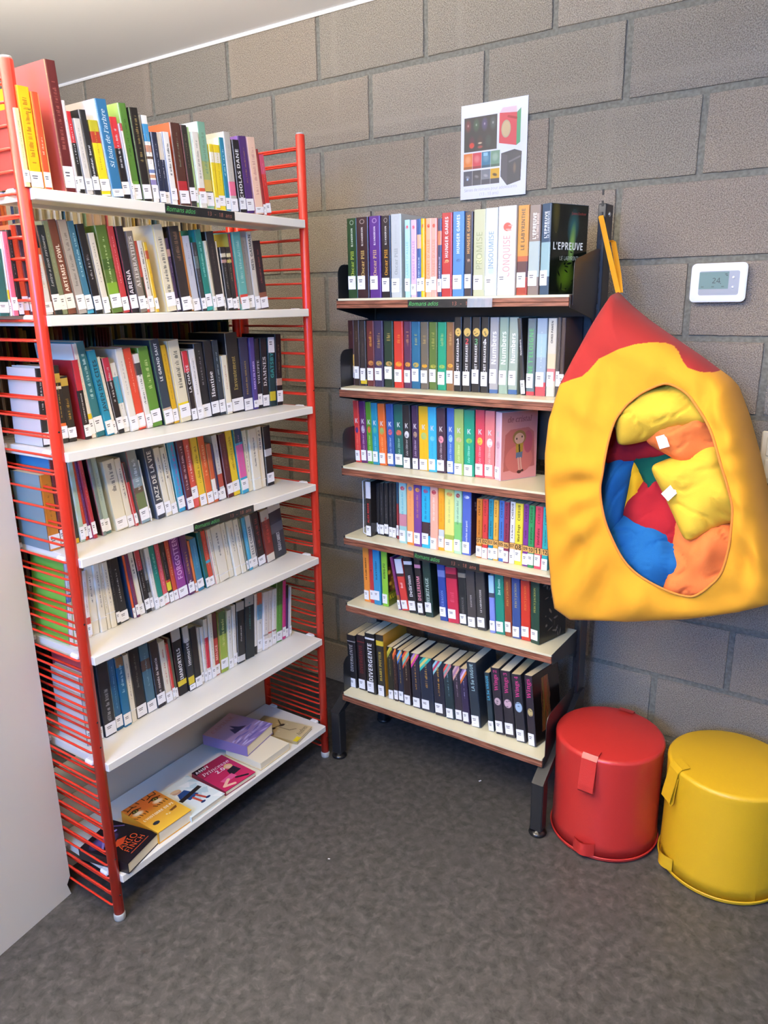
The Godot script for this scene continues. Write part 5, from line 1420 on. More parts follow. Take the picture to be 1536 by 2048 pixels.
	var defs := [
		["yellow", Vector3(0.985, 1.228, 0.365), 0.225, 0.13, 20, "yellow cushion drooping over the top of the pod mouth", 0.11],
		["red", Vector3(0.945, 1.155, 0.32), 0.21, 0.12, 14, "red cushion tucked under the topmost yellow cushion", 0.07],
		["orange", Vector3(1.062, 1.172, 0.35), 0.175, 0.15, -32, "orange cushion with white tag at upper right of the pod mouth", 0.11],
		["yellow", Vector3(1.1, 1.055, 0.37), 0.205, 0.185, -62, "yellow cushion with small tag at right side of the pod mouth", 0.12],
		["green", Vector3(1.0, 1.105, 0.315), 0.16, 0.15, 40, "dark green cushion deep in the middle of the pod", 0.07],
		["mustard", Vector3(0.922, 1.02, 0.312), 0.1, 0.2, -8, "deep yellow cushion between the blue and red cushions", 0.07],
		["blue", Vector3(0.872, 1.01, 0.34), 0.1, 0.24, -6, "upright blue cushion at left side of the pod mouth", 0.09],
		["red", Vector3(1.012, 0.98, 0.325), 0.2, 0.19, -32, "large red cushion in the centre of the pod", 0.1],
		["blue", Vector3(0.985, 0.865, 0.355), 0.25, 0.19, -32, "creased blue cushion at bottom left of the pod mouth", 0.14],
		["orange", Vector3(1.122, 0.885, 0.362), 0.185, 0.215, -4, "puffy orange cushion at bottom right of the pod mouth", 0.15]]
	var tags := {0: Vector3(-0.095, -0.012, 0.0), 2: Vector3(-0.045, -0.055, 0.036), 3: Vector3(-0.02, -0.075, 0.03)}
	for i in defs.size():
		var d: Array = defs[i]
		var o := thing("cushion", d[5], "cushion", d[1], "cushions inside the hanging pod")
		o.rotation = Vector3(-0.28, 0.25 if d[1].x > 1.05 else 0.0, deg_to_rad(d[4]))
		part("pillow_body", cushion_mesh(d[2], d[3], d[6], i * 13 + 5), M["cloth_" + d[0]], o)
		if tags.has(i):
			var tg := part("care_tag", box_mesh(Vector3(0.024, 0.03, 0.0008), 0.0002), M.tag_white, o, tags[i])
			tg.rotation = Vector3(-0.3, 0.2, 0.9 if i == 2 else 0.3)
			tg.position = tags[i] + Vector3(0, 0, 0.012)

func pod_material() -> StandardMaterial3D:
	var w := 512
	var h := 720
	var im := canvas(w, h, Color("de9c2c"))
	var red := Color("982c2a")
	for x in w:
		var wx := 0.70 + 0.64 * (x + 0.5) / w
		var ys := seam_y(wx)
		var py := int((1.52 - ys) / 0.9 * h)
		im.fill_rect(Rect2i(x, 0, 1, clampi(py, 1, h)), red)
	var m := printed(im, 0.85)
	m.metallic_specular = 0.25
	m.rim_enabled = true
	m.rim = 0.1
	m.backlight_enabled = true
	m.backlight = Color(0.12, 0.09, 0.02)
	return m

func cushion_mesh(w: float, h: float, t: float, seed_no: int) -> ArrayMesh:
	var n := FastNoiseLite.new()
	n.seed = seed_no
	n.fractal_type = FastNoiseLite.FRACTAL_NONE
	n.frequency = 1.0
	var st := begin()
	st.set_smooth_group(0)
	var G := 30
	var P := func(i: int, j: int, sg: float) -> Vector3:
		var u := -1.0 + 2.0 * i / G
		var v := -1.0 + 2.0 * j / G
		var round_off := 1.0 - 0.10 * pow(absf(u * v), 6.0)
		var pinch_u := (1.0 - 0.07 * (1.0 - v * v)) * round_off
		var pinch_v := (1.0 - 0.07 * (1.0 - u * u)) * round_off
		var prof := pow(maxf(0.0, 1.0 - pow(absf(u), 2.4)), 0.55) * pow(maxf(0.0, 1.0 - pow(absf(v), 2.4)), 0.55)
		var edge := maxf(absf(u), absf(v))
		var crease := n.get_noise_2d(u * 0.9, v * 0.9) * 0.10 - 0.30 * maxf(0.0, 0.16 - absf(n.get_noise_2d(u * 1.3 + 9.0, v * 0.8))) / 0.16 * edge
		var z := sg * t * 0.5 * prof * (1.0 + crease)
		var bend := n.get_noise_2d(u * 0.8 + 30.0, v * 0.8) * 0.018
		return Vector3(u * w / 2 * pinch_u, v * h / 2 * pinch_v, z + bend)
	for sg in [1.0, -1.0]:
		for i in G:
			for j in G:
				var a: Vector3 = P.call(i, j, sg)
				var b: Vector3 = P.call(i + 1, j, sg)
				var c: Vector3 = P.call(i + 1, j + 1, sg)
				var d: Vector3 = P.call(i, j + 1, sg)
				quad(st, a, b, c, d, Vector3(0, 0, sg))
	return done(st, true)

# ---------------------------------------------------------------- poufs
func make_pouf(at: Vector3, r: float, h: float, m: Material, strap_m: Material, label: String, turn: float) -> void:
	var o := thing("pouf", label, "pouf", at)
	o.rotation.y = turn
	var st := begin()
	var prof := [Vector2(0, 0.0), Vector2(r - 0.006, 0.0), Vector2(r + 0.001, 0.004), Vector2(r + 0.0015, 0.009), Vector2(r - 0.002, 0.013)]
	for k in 9:
		var y := 0.013 + (h - 0.043) * k / 8.0
		prof.append(Vector2(r - 0.001 - 0.002 * sin(PI * k / 8.0), y))
	for k in 7:
		var a := PI / 2 * k / 6.0
		prof.append(Vector2(r - 0.011 + 0.011 * cos(a), h - 0.017 + 0.011 * sin(a)))
	for k in range(1, 9):
		var f := 1.0 - k / 8.0
		prof.append(Vector2((r - 0.011) * f, h - 0.006 + 0.008 * (1.0 - f * f)))
	lathe(st, prof, 72)
	part("padded_body", done(st, true), m, o)
	var pip := begin()
	var ring := []
	for k in 64: ring.append(Vector3(cos(TAU * k / 64) * (r + 0.0015), 0.012, sin(TAU * k / 64) * (r + 0.0015)))
	tube(pip, ring, 0.0024, 8, true)
	part("piping", done(pip), m, o)
	var w := 0.021
	# top carrying loop hanging down the side (faces local +z)
	for back in [0.0, PI]:
		var lp := begin()
		var path := [Vector2(r - 0.028, h + 0.001), Vector2(r - 0.008, h - 0.002), Vector2(r + 0.003, h - 0.014), Vector2(r + 0.009, h - 0.05), Vector2(r + 0.016, h - 0.085), Vector2(r + 0.018, h - 0.1), Vector2(r + 0.013, h - 0.107), Vector2(r + 0.008, h - 0.1), Vector2(r + 0.005, h - 0.06), Vector2(r + 0.0005, h - 0.03)]
		ribbon(lp, path, w)
		var l := part("carry_loop", done(lp), strap_m, o)
		l.rotation.y = back
	# bottom handle lying flat across the side
	var hb := begin()
	var arc := []
	for k in 13:
		var a := -0.2 + 0.4 * k / 12.0
		var rr := r + 0.002 + 0.014 * sin(PI * k / 12.0)
		arc.append(Vector3(sin(a) * rr, 0.0, cos(a) * rr))
	hb.set_smooth_group(0)
	for k in 12:
		for lay in [0.0, 0.0015]:
			var a1: Vector3 = arc[k] * (1.0 + lay / r)
			var b1: Vector3 = arc[k + 1] * (1.0 + lay / r)
			quad(hb, a1 + Vector3(0, 0.016, 0), b1 + Vector3(0, 0.016, 0), b1 + Vector3(0, 0.053, 0), a1 + Vector3(0, 0.053, 0), a1 * (1.0 if lay > 0 else -1.0))
	part("side_handle", done(hb, true), strap_m, o)

func ribbon(st: SurfaceTool, path: Array, w: float) -> void:
	st.set_smooth_group(0)
	for i in path.size() - 1:
		var a: Vector2 = path[i]
		var b: Vector2 = path[i + 1]
		var n := Vector2(b.y - a.y, a.x - b.x).normalized() * -1.0
		st.set_smooth_group(3)
		for sg in [1.0, -1.0]:
			var o: Vector2 = n * 0.0009 * float(sg)
			quad(st, Vector3(-w, a.y + o.y, a.x + o.x), Vector3(w, a.y + o.y, a.x + o.x), Vector3(w, b.y + o.y, b.x + o.x), Vector3(-w, b.y + o.y, b.x + o.x), Vector3(0, n.y, n.x) * sg)
		st.set_smooth_group(-1)
		for e in [-w, w]:
			var o2 := n * 0.0009
			quad(st, Vector3(e, a.y + o2.y, a.x + o2.x), Vector3(e, b.y + o2.y, b.x + o2.x), Vector3(e, b.y - o2.y, b.x - o2.x), Vector3(e, a.y - o2.y, a.x - o2.x), Vector3(signf(e), 0, 0))

# ---------------------------------------------------------------- wall things
func make_wall_things() -> void:
	var im := poster_image()
	var po := thing("poster", "laminated sheet of book series covers taped to the block wall", "poster", Vector3(0.259, 1.7712, 0.0025))
	part("paper", sheet(Vector3.ZERO, Vector3(0.2115, 0, 0), Vector3(0, 0.2565, 0), 0.0008), printed(im, 0.5), po)

	var th := thing("thermostat", "white wall thermostat with grey display reading 24", "thermostat", Vector3(1.018, 1.513, 0))
	part("back_plate", box_mesh(Vector3(0.128, 0.092, 0.012), 0.004, Vector3(0, 0, 0.008)), M.white_plastic, th)
	var st := begin()
	prism(st, round_poly(0.134, 0.096, 0.012), Vector3(0, 0, 0.013), Vector3.RIGHT, Vector3.UP, Vector3(0, 0, 0.009))
	prism(st, round_poly(0.129, 0.091, 0.011), Vector3(0, 0, 0.022), Vector3.RIGHT, Vector3.UP, Vector3(0, 0, 0.002))
	part("housing", done(st), M.white_plastic, th)
	var gp := begin()
	prism(gp, round_poly(0.096, 0.059, 0.005), Vector3(0.002, -0.001, 0.0242), Vector3.RIGHT, Vector3.UP, Vector3(0, 0, 0.0006))
	part("grey_bezel", done(gp), M.grey_bezel, th)
	var lcd := canvas(220, 128, Color("64807a"))
	fit_text(lcd, "24", Rect2(96, 36, 66, 60), "m", Color("1c2622"))
	fit_text(lcd, "12:30", Rect2(8, 8, 50, 16), "n", Color("5c786e"))
	for q in [[18, 106], [96, 106], [170, 106]]: lcd.fill_rect(Rect2i(q[0], q[1], 20, 10), Color("4a5f56"))
	lcd.fill_rect(Rect2i(190, 14, 18, 8), Color("3c4c46"))
	lcd.fill_rect(Rect2i(198, 26, 14, 5), Color("1c2622"))
	lcd.fill_rect(Rect2i(160, 84, 6, 6), Color("1c2622"))
	part("display", sheet(Vector3(-0.046, -0.0155, 0.0248), Vector3(0.071, 0, 0), Vector3(0, 0.042, 0), 0.0004), printed(lcd, 0.5), th)
	var bt := begin()
	for y in [0.012, -0.012]: lathe(bt, [Vector2(0, 0), Vector2(0.0035, 0), Vector2(0.0035, 0.0006), Vector2(0, 0.0008)], 14, Vector3(0.036, 0, -y))
	var btn := part("touch_button", done(bt), M.white_plastic, th, Vector3(0, 0, 0.0248))
	btn.rotation.x = PI / 2

	var sw := thing("light_switch", "cream double rocker light switch at the right edge of the block wall", "light switch", Vector3(1.201, 1.071, 0))
	part("frame", box_mesh(Vector3(0.082, 0.138, 0.009), 0.003, Vector3(0, 0, 0.0055)), M.cream_plastic, sw)
	for y in [0.03, -0.03]: part("rocker", box_mesh(Vector3(0.055, 0.05, 0.006), 0.002, Vector3(0, y, 0.0115)), M.cream_plastic, sw)

func round_poly(w: float, h: float, r: float) -> PackedVector2Array:
	var p := PackedVector2Array()
	for q in 4:
		for k in 6:
			var a := PI / 2 * (q + k / 5.0)
			p.append(Vector2((w / 2 - r) * (1 if q in [0, 3] else -1) + r * cos(a), (h / 2 - r) * (1 if q < 2 else -1) + r * sin(a)))
	return p

func poster_image() -> Image:
	var W := 600
	var Hh := 730
	var im := canvas(W, Hh, Color("e4e6ec"))
	im.fill_rect(Rect2i(30, 98, 302, 262), Color("23242a"))
	var c8 := [Color("5a2a30"), Color("2f4638"), Color("40385c"), Color("3c4448"), Color("4a2434"), Color("3a2a2c"), Color("2f3638")]
	for i in 4:
		blob(im, 66 + i * 76, 160, 34, 60, c8[i], 0.0, 0.9)
		blob(im, 66 + i * 76, 158, 9, 13, c8[i].lightened(0.35), 0.0, 0.9)
	for i in 3:
		blob(im, 102 + i * 76, 290, 34, 60, c8[4 + i], 0.0, 0.9)
	blob(im, 102, 312, 28, 26, Color("b83c34"), 0.0, 0.6)
	blob(im, 178, 300, 24, 8, Color("c8b8a0"), 0.0, 0.8)
	blob(im, 180, 330, 30, 14, Color("8a4440"), 0.0, 0.8)
	var r2 := [Color("c8743a"), Color("b8444c"), Color("2c6484"), Color("6a8a74")]
	for i in 4:
		im.fill_rect(Rect2i(28 + i * 84, 372, 82, 122), r2[i])
		blob(im, 68 + i * 84, 420, 34, 38, r2[i].lightened(0.25), 0.0, 0.9)
		im.fill_rect(Rect2i(28 + i * 84, 474, 82, 20), r2[i].darkened(0.3))
	im.fill_rect(Rect2i(212, 378, 40, 26), Color("8ab8d0"))
	var r3 := [Color("363a4a"), Color("34343c"), Color("6c7078"), Color("c89c34")]
	for i in 4:
		im.fill_rect(Rect2i(28 + i * 84, 508, 82, 116), r3[i])
		im.fill_rect(Rect2i(28 + i * 84, 584, 82, 40), Color("3a3c48"))
		blob(im, 68 + i * 84, 556, 26, 14, r3[i].lightened(0.3) if i != 3 else Color("3a2c1c"), 0.3, 0.9)
	blob(im, 66, 572, 12, 12, Color("a8c0e8"), 0.0, 0.8)
	# red boxed set
	poly(im, PackedVector2Array([Vector2(352, 96), Vector2(506, 108), Vector2(506, 352), Vector2(352, 320)]), Color("c04850"))
	poly(im, PackedVector2Array([Vector2(506, 108), Vector2(540, 80), Vector2(540, 332), Vector2(506, 352)]), Color("4c9068"))
	poly(im, PackedVector2Array([Vector2(380, 60), Vector2(500, 62), Vector2(506, 108), Vector2(352, 96)]), Color("d8bcc4"))
	blob(im, 412, 220, 42, 66, Color("b0a484")); blob(im, 412, 220, 34, 56, Color("c4ac84"))
	stroke(im, [Vector2(430, 130), Vector2(500, 150)], 9.0, Color("9a2c34"))
	# black boxed set
	poly(im, PackedVector2Array([Vector2(374, 400), Vector2(492, 380), Vector2(556, 402), Vector2(552, 620), Vector2(432, 648), Vector2(372, 576)]), Color("33353d"))
	poly(im, PackedVector2Array([Vector2(374, 400), Vector2(430, 420), Vector2(432, 648), Vector2(372, 576)]), Color("43434c"))
	blob(im, 496, 520, 16, 50, Color("6a5c50"), 0.0, 0.9)
	stroke(im, [Vector2(450, 470), Vector2(540, 440)], 7.0, Color("5c5e66"))
	fit_text(im, "Séries de romans pour adolescents", Rect2(30, 642, 500, 34), "n", Color("a8a8ae"))
	fit_text(im, "(13 - 18 ans)", Rect2(180, 682, 180, 32), "n", Color("b4b4ba"))
	return im

func sign_image() -> Image:
	var im := canvas(640, 62, Color("1b1c1e"))
	draw_text(im, "Romans ados", 6, 46, "n", 42, Color("4fae5e"), 0.25)
	draw_text(im, "13 - 18 ans", 370, 46, "m", 36, Color("b06a58"), 0.1)
	return im

# ---------------------------------------------------------------- room
func make_room() -> void:
	var X0 := -3.2
	var X1 := 3.4
	var Z1 := 3.9
	struct("floor", box_mesh(Vector3(X1 - X0 + 0.4, 0.1, Z1 + 0.4), 0.0, Vector3((X0 + X1) / 2, -0.05, Z1 / 2)), M.floor, Vector3.ZERO, "dark grey mottled linoleum floor", "floor")
	struct("ceiling", box_mesh(Vector3(X1 - X0 + 0.4, 0.1, Z1 + 0.4), 0.0, Vector3((X0 + X1) / 2, CEIL_Y + 0.05, Z1 / 2)), M.ceiling, Vector3.ZERO, "smooth pale grey ceiling", "ceiling")
	struct("trim_1", box_mesh(Vector3(X1 - X0, 0.012, 0.012), 0.004, Vector3((X0 + X1) / 2, CEIL_Y - 0.004, 0.005)), M.white_plastic, Vector3.ZERO, "thin white sealant bead where ceiling meets the block wall", "trim")
	var wall := struct("wall_back", box_mesh(Vector3(X1 - X0 + 0.4, CEIL_Y, 0.2), 0.0, Vector3((X0 + X1) / 2, CEIL_Y / 2, -0.1065)), M.mortar, Vector3.ZERO, "bare grey concrete block wall with recessed mortar joints", "wall")
	# blocks, each a piece of its own; off-frame ends of the wall are joined
	var L := 0.4049
	var variants := []
	for v in 5:
		var st := begin()
		block(st, L - 0.013, 0.187, v)
		variants.append(done(st))
	var rest := begin()
	for row in 12:
		var y1 := 2.3717 - row * 0.2
		var y0 := maxf(0.0, y1 - 0.2)
		var off := 0.0 if row % 2 == 0 else 0.5
		for n in range(-7, 13):
			var x := -1.0813 + (n + off) * L
			if x < X0 - 0.3 or x > X1: continue
			var cx := x + L / 2 + rng.randf_range(-0.0015, 0.0015)
			var cy := y1 - 0.1
			if x > -1.75 and x < 1.75:
				var mi: Material = M.block[rng.randi() % M.block.size()]
				if row == 11:
					var st := begin()
					cbox(st, Vector3.ZERO, Vector3(L - 0.013, y1 - 0.0065 - 0.001, 0.012), 0.003)
					part("block", done(st), mi, wall, Vector3(cx, (y1 - 0.0065) / 2, -0.006))
				else:
					var b := part("block", variants[rng.randi() % 5], mi, wall, Vector3(cx, cy, -0.006 + rng.randf_range(-0.001, 0.001)))
					b.rotation.z = rng.randf_range(-0.003, 0.003)
			else:
				cbox(rest, Vector3(cx, (y0 + y1) / 2, -0.006), Vector3(L - 0.013, y1 - y0 - 0.013, 0.012), 0.003)
	var more := part("more_blocks", done(rest), M.block[0], wall)
	more.set_meta("kind", "stuff")
	struct("wall_left", box_mesh(Vector3(0.2, CEIL_Y, Z1), 0.0, Vector3(X0 - 0.1, CEIL_Y / 2, Z1 / 2)), M.plaster, Vector3.ZERO, "plain pale side wall left of the racks", "wall")
	struct("wall_right", box_mesh(Vector3(0.2, CEIL_Y, Z1), 0.0, Vector3(X1 + 0.1, CEIL_Y / 2, Z1 / 2)), M.plaster, Vector3.ZERO, "plain pale side wall to the right", "wall")
	# front wall with the window opening behind the camera
	var fw := begin()
	var wx0 := WIN[0]
	var wx1 := WIN[1]
	cbox(fw, Vector3((X0 + wx0) / 2, CEIL_Y / 2, Z1 + 0.1), Vector3(wx0 - X0, CEIL_Y, 0.2), 0.0)
	cbox(fw, Vector3((X1 + wx1) / 2, CEIL_Y / 2, Z1 + 0.1), Vector3(X1 - wx1, CEIL_Y, 0.2), 0.0)
	cbox(fw, Vector3((wx0 + wx1) / 2, WIN[2] / 2, Z1 + 0.1), Vector3(wx1 - wx0, WIN[2], 0.2), 0.0)
	cbox(fw, Vector3((wx0 + wx1) / 2, (WIN[3] + CEIL_Y) / 2, Z1 + 0.1), Vector3(wx1 - wx0, CEIL_Y - WIN[3], 0.2), 0.0)
	struct("wall_front", done(fw), M.plaster, Vector3.ZERO, "plain pale wall with a window, behind the viewer", "wall")
	var win := begin()
	for x in [wx0 + 0.025, (wx0 + wx1) / 2, wx1 - 0.025]: cbox(win, Vector3(x, (WIN[2] + WIN[3]) / 2, Z1 + 0.1), Vector3(0.05, WIN[3] - WIN[2], 0.06), 0.004)
	for y in [WIN[2] + 0.025, WIN[3] - 0.025]: cbox(win, Vector3((wx0 + wx1) / 2, y, Z1 + 0.1), Vector3(wx1 - wx0, 0.05, 0.06), 0.004)
	var wf := struct("window_1", done(win), M.white_plastic, Vector3.ZERO, "white framed window behind the viewer", "window")
	for k in 2:
		var xa := wx0 + 0.05 if k == 0 else (wx0 + wx1) / 2 + 0.025
		var xe := (wx0 + wx1) / 2 - 0.025 if k == 0 else wx1 - 0.05
		part("pane", box_mesh(Vector3(xe - xa, WIN[3] - WIN[2] - 0.1, 0.006), 0.0, Vector3((xa + xe) / 2, (WIN[2] + WIN[3]) / 2, Z1 + 0.1)), M.glass, wf)

	# white end panel of the neighbouring cabinet
	var cab := thing("cabinet", "pale beige cabinet end panel at the left edge beside the red rack", "cabinet", Vector3(-0.1764, 0, 1.2831))
	cab.rotation.y = atan2(0.0329, 0.2163)
	var pn := begin()
	prism(pn, PackedVector2Array([Vector2(0.004, 0.0), Vector2(0.85, 0.0), Vector2(0.85, 1.62), Vector2(0, 1.62), Vector2(0, 0.052), Vector2(-0.0, 0.052), Vector2(0.012, 0.034)]), Vector3(-0.02, 0.0005, 0), Vector3.BACK, Vector3.UP, Vector3(0.02, 0, 0))
	part("side_panel", done(pn), M.beige_panel, cab)
	part("carcass", box_mesh(Vector3(0.46, 1.56, 0.82), 0.003, Vector3(-0.255, 0.84, 0.43)), M.beige_panel, cab)

	for d in [[Vector3(0.3133, 0, 0.8199), 0.006, 0.4, "small white paper scrap on the floor in front of red rack"], [Vector3(0.5033, 0, 0.2806), 0.009, 1.1, "small white paper scrap under the black bookcase"]]:
		var sc := part("paper_scrap", box_mesh(Vector3(d[1], 0.0008, d[1] * 0.5), 0.0002), M.white_plastic, self, d[0] + Vector3(0, 0.0006, 0))
		sc.rotation.y = d[2]
		sc.set_meta("label", d[3])
		sc.set_meta("category", "scrap")

func block(st: SurfaceTool, w: float, h: float, v: int) -> void:
	# a block face with slightly ragged arrises
	st.set_smooth_group(-1)
	var r := RandomNumberGenerator.new()
	r.seed = 77 + v
	var nx := 14
	var ny := 7
	var P := func(i: int, j: int, lay: int) -> Vector3:
		r.seed = 1000 * v + i * 31 + j * 977 + (500 if lay == 0 else 0)
		var x := -w / 2 + w * i / nx
		var y := -h / 2 + h * j / ny
		var ex := i == 0 or i == nx
		var ey := j == 0 or j == ny
		var jx := r.randf_range(-0.0018, 0.0018)
		var jy := r.randf_range(-0.0018, 0.0018)
		if lay == 1:
			if ex: x -= signf(x) * (0.002 + absf(jx))
			if ey: y -= signf(y) * (0.002 + absf(jy))
			return Vector3(x, y, 0.0045 if (ex or ey) else 0.006)
		return Vector3(x, y, -0.006)
	for i in nx:
		for j in ny:
			quad(st, P.call(i, j, 1), P.call(i + 1, j, 1), P.call(i + 1, j + 1, 1), P.call(i, j + 1, 1), Vector3.BACK)
	for i in nx:
		quad(st, P.call(i, 0, 0), P.call(i + 1, 0, 0), P.call(i + 1, 0, 1), P.call(i, 0, 1), Vector3.DOWN)
		quad(st, P.call(i, ny, 0), P.call(i + 1, ny, 0), P.call(i + 1, ny, 1), P.call(i, ny, 1), Vector3.UP)
	for j in ny:
		quad(st, P.call(0, j, 0), P.call(0, j + 1, 0), P.call(0, j + 1, 1), P.call(0, j, 1), Vector3.LEFT)
		quad(st, P.call(nx, j, 0), P.call(nx, j + 1, 0), P.call(nx, j + 1, 1), P.call(nx, j, 1), Vector3.RIGHT)

# ---------------------------------------------------------------- materials
func make_materials() -> void:
	M.red_paint = mat(Color("c82e1a"), 0.32)
	M.grey_plastic = mat(Color("a8a8a4"), 0.5)
	M.white_shelf = mat(Color("e2e0d6"), 0.35)
	M.white_plastic = mat(Color("ececea"), 0.4)
	M.cream_plastic = mat(Color("ded4b4"), 0.4)
	M.beige = mat(Color("c4b8a4"), 0.6)
	M.beige_panel = mat(Color("ccc8be"), 0.55)
	M.dark = mat(Color("0c0c0d"), 0.6)
	M.black_metal = mat(Color("1b1d21"), 0.38)
	M.black_rubber = mat(Color("121214"), 0.3)
	M.grey_metal = mat(Color("55554f"), 0.5)
	M.steel = mat(Color("c8c8c8"), 0.3, 1.0)
	M.cream_laminate = mat(Color("dcd6b4"), 0.3)
	M.grey_bezel = mat(Color("a2a4a6"), 0.3)
	M.tag_white = mat(Color("e8e8e6"), 0.7)
	M.orange_thread = mat(Color("d08030"), 0.9)
	M.strap = mat(Color("e8a01c"), 0.8)
	M.pages = [mat(Color("d2c09a"), 0.9), mat(Color("e2d8bc"), 0.9), mat(Color("c8b488"), 0.9)]
	M.vertex_paper = mat(Color.WHITE, 0.85)
	M.vertex_paper.vertex_color_use_as_albedo = true
	M.tape = mat(Color(0.9, 0.93, 0.95, 0.45), 0.12)
	M.tape.transparency = BaseMaterial3D.TRANSPARENCY_ALPHA
	M.glass = mat(Color(0.95, 0.98, 1.0, 0.06), 0.05)
	M.glass.transparency = BaseMaterial3D.TRANSPARENCY_ALPHA
	M.sign = printed(sign_image(), 0.3)

	var wood := noise_tex(512, 0.012, FastNoiseLite.TYPE_SIMPLEX, 4, [[0.2, Color("5a3426")], [0.5, Color("7a4936")], [0.8, Color("8a5844")]])
	M.brown_wood = mat(Color.WHITE, 0.45)
	M.brown_wood.albedo_texture = wood
	M.brown_wood.uv1_triplanar = true
	M.brown_wood.uv1_world_triplanar = true
	M.brown_wood.uv1_scale = Vector3(1.5, 14, 14)

	var weave := noise_tex(256, 0.25, FastNoiseLite.TYPE_SIMPLEX, 2, [])
	for k in [["yellow", Color("deb63c")], ["red", Color("96202a")], ["orange", Color("e47a40")], ["green", Color("0c463e")], ["mustard", Color("d8a824")], ["blue", Color("1c5894")]]:
		var c := mat(k[1], 0.9, 0.0, 0.2)
		c.rim_enabled = true
		c.rim = 0.1
		c.rim_tint = 0.6
		c.heightmap_enabled = true
		c.heightmap_texture = weave
		c.heightmap_scale = 0.03
		c.uv1_triplanar = true
		c.uv1_scale = Vector3.ONE * 6.0
		M["cloth_" + k[0]] = c

	var leather := noise_tex(512, 0.09, FastNoiseLite.TYPE_CELLULAR, 2, [])
	for k in [["pouf_red", Color("b42e2a"), 0.34], ["pouf_yellow", Color("d2a61e"), 0.42]]:
		var v := mat(k[1], k[2])
		v.heightmap_enabled = true
		v.heightmap_texture = leather
		v.heightmap_scale = 0.02
		v.uv1_triplanar = true
		v.uv1_scale = Vector3.ONE * 5.0
		M[k[0]] = v

	# floor: mottled grey linoleum
	var fl := noise_tex(1024, 0.028, FastNoiseLite.TYPE_SIMPLEX, 5, [[0.0, Color("2a2a29")], [0.3, Color("3c3b39")], [0.5, Color("434140")], [0.7, Color("4a4846")], [1.0, Color("5b5956")]], false, 5)
	var fn := fl.noise as FastNoiseLite
	fn.domain_warp_enabled = true
	fn.domain_warp_amplitude = 40.0
	fn.domain_warp_frequency = 0.012
	fn.fractal_gain = 0.62
	M.floor = mat(Color.WHITE, 0.42, 0.0, 0.4)
	M.floor.albedo_texture = fl
	M.floor.uv1_triplanar = true
	M.floor.uv1_world_triplanar = true
	M.floor.uv1_scale = Vector3(0.9, 0.9, 0.9)
	M.ceiling = mat(Color("e4e4e4"), 0.9)
	M.plaster = mat(Color("d0ccc4"), 0.9)

	# concrete blocks: coarse grain, pores, slight tone differences
	var grain := noise_tex(1024, 0.09, FastNoiseLite.TYPE_SIMPLEX, 4, [[0.0, Color("4c4842")], [0.27, Color("857f76")], [0.48, Color("a09a90")], [0.72, Color("aea89d")], [1.0, Color("cec8bd")]], false, 21)
	(grain.noise as FastNoiseLite).fractal_gain = 0.75
	var bump := noise_tex(1024, 0.08, FastNoiseLite.TYPE_SIMPLEX, 4, [], false, 33)
	(bump.noise as FastNoiseLite).fractal_gain = 0.7
	M.block = []
	for t in [Color("f8f4ec"), Color("eeebe2"), Color("f6eee2"), Color("e6e4de"), Color("f0e8e0")]:
		var b := mat(t, 0.95, 0.0, 0.2)
		b.albedo_texture = grain
		b.heightmap_enabled = true
		b.heightmap_texture = bump
		b.heightmap_scale = 0.35
		b.uv1_triplanar = true
		b.uv1_world_triplanar = true
		b.uv1_scale = Vector3.ONE * 2.2
		M.block.append(b)
	var mor := noise_tex(512, 0.05, FastNoiseLite.TYPE_SIMPLEX, 3, [[0.0, Color("64635a")], [1.0, Color("828178")]], false, 41)
	M.mortar = mat(Color.WHITE, 0.95, 0.0, 0.2)
	M.mortar.albedo_texture = mor
	M.mortar.uv1_triplanar = true
	M.mortar.uv1_world_triplanar = true
	M.mortar.uv1_scale = Vector3.ONE * 2.5

# ---------------------------------------------------------------- scene
const LAMPCOL := Color(1.0, 0.90, 0.72)
const WIN := [0.75, 1.65, 1.7, 2.28]

func pendant_lamp(at: Vector3, size: Vector2, down: float, up: float, c: Color, label: String) -> void:
	var t := thing("pendant_lamp", label, "lamp", at)
	part("housing", box_mesh(Vector3(size.x + 0.02, 0.04, size.y + 0.02), 0.003), M.white_plastic, t)
	var em := mat(Color("f4f0e8"), 0.5)
	em.emission_enabled = true
	em.emission = c
	em.emission_energy_multiplier = 2.0
	for sg in [-1.0, 1.0]:
		part("diffuser", box_mesh(Vector3(size.x, 0.006, size.y), 0.002, Vector3(0, 0.022 * sg, 0)), em, t)
		var l := AreaLight3D.new()
		l.name = "lamp_light"
		l.area_size = size
		l.light_color = c
		l.light_energy = down if sg < 0.0 else up
		l.light_size = size.x
		l.shadow_enabled = true
		l.position = Vector3(0, 0.028 * sg, 0)
		l.rotation.x = PI / 2 * sg
		l.set("area_range", 12.0)
		l.set("area_attenuation", 2.0)
		t.add_child(l, true)
		var w := begin()
		tube(w, [Vector3(0, 0.02, size.y * 0.4 * sg), Vector3(0, CEIL_Y - at.y, size.y * 0.4 * sg)], 0.0012, 6)
		part("wire", done(w), M.steel, t)

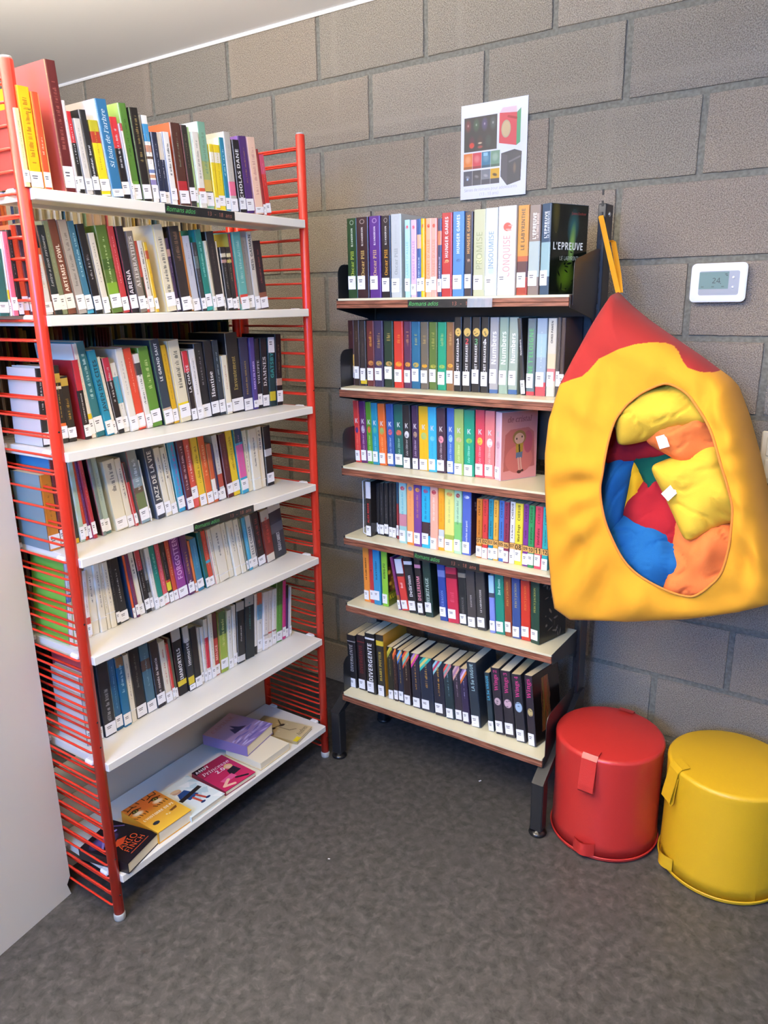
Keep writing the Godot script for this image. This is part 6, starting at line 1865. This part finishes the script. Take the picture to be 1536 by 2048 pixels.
func _ready() -> void:
	# camera
	var cam := Camera3D.new()
	cam.name = "camera"
	cam.fov = 68.2741
	cam.near = 0.05
	cam.far = 60.0
	cam.position = Vector3(1.4333, 1.4806, 2.1753)
	cam.basis = Basis(Vector3.UP, 0.59556) * Basis(Vector3.RIGHT, -0.27239) * Basis(Vector3.BACK, -0.01571)
	add_child(cam)
	cam.current = true
	# sky, exposure
	var env := Environment.new()
	env.background_mode = Environment.BG_SKY
	var sky := Sky.new()
	var sm := ProceduralSkyMaterial.new()
	sm.sky_top_color = Color(0.55, 0.68, 0.9)
	sm.sky_horizon_color = Color(0.8, 0.87, 0.96)
	sm.ground_bottom_color = Color(0.3, 0.3, 0.3)
	sm.ground_horizon_color = Color(0.55, 0.58, 0.6)
	sky.sky_material = sm
	env.sky = sky
	env.background_energy_multiplier = 1.0
	env.tonemap_mode = Environment.TONE_MAPPER_LINEAR
	env.tonemap_exposure = 0.65
	env.sdfgi_enabled = true
	env.ssao_enabled = true
	env.ssil_enabled = true
	var we := WorldEnvironment.new()
	we.name = "world_environment"
	we.environment = env
	add_child(we)
	# daylight that falls through the window
	var dl := AreaLight3D.new()
	dl.name = "window_daylight"
	dl.area_size = Vector2(WIN[1] - WIN[0] - 0.1, WIN[3] - WIN[2] - 0.1)
	dl.light_color = Color(0.32, 0.62, 1.0)
	dl.light_energy = 16.5
	dl.shadow_enabled = true
	dl.position = Vector3((WIN[0] + WIN[1]) / 2, (WIN[2] + WIN[3]) / 2, 3.87)
	add_child(dl)
	rng.seed = 4711
	setup_fonts()
	make_materials()
	# ceiling lamps
	pendant_lamp(Vector3(1.08, 2.12, 1.95), Vector2(0.10, 1.9), 4.8, 3.0, LAMPCOL, "long slim pendant lamp in front of the red rack")
	pendant_lamp(Vector3(-0.22, 1.9, 2.25), Vector2(0.10, 1.5), 3.0, 46.0, Color(1.0, 0.95, 0.87), "long slim pendant lamp above the cabinet beside the red rack")
	make_room()
	make_art()
	make_rack()
	make_case()
	build_books()
	make_pod()
	make_pouf(Vector3(0.903, 0.0005, 0.285), 0.147, 0.318, M.pouf_red, M.pouf_red, "red vinyl pouf with strap handles beside the black bookcase", -0.05)
	make_pouf(Vector3(1.213, 0.0005, 0.252), 0.157, 0.318, M.pouf_yellow, M.pouf_yellow, "yellow vinyl pouf with strap handles at the right edge", -0.85)
	make_wall_things()
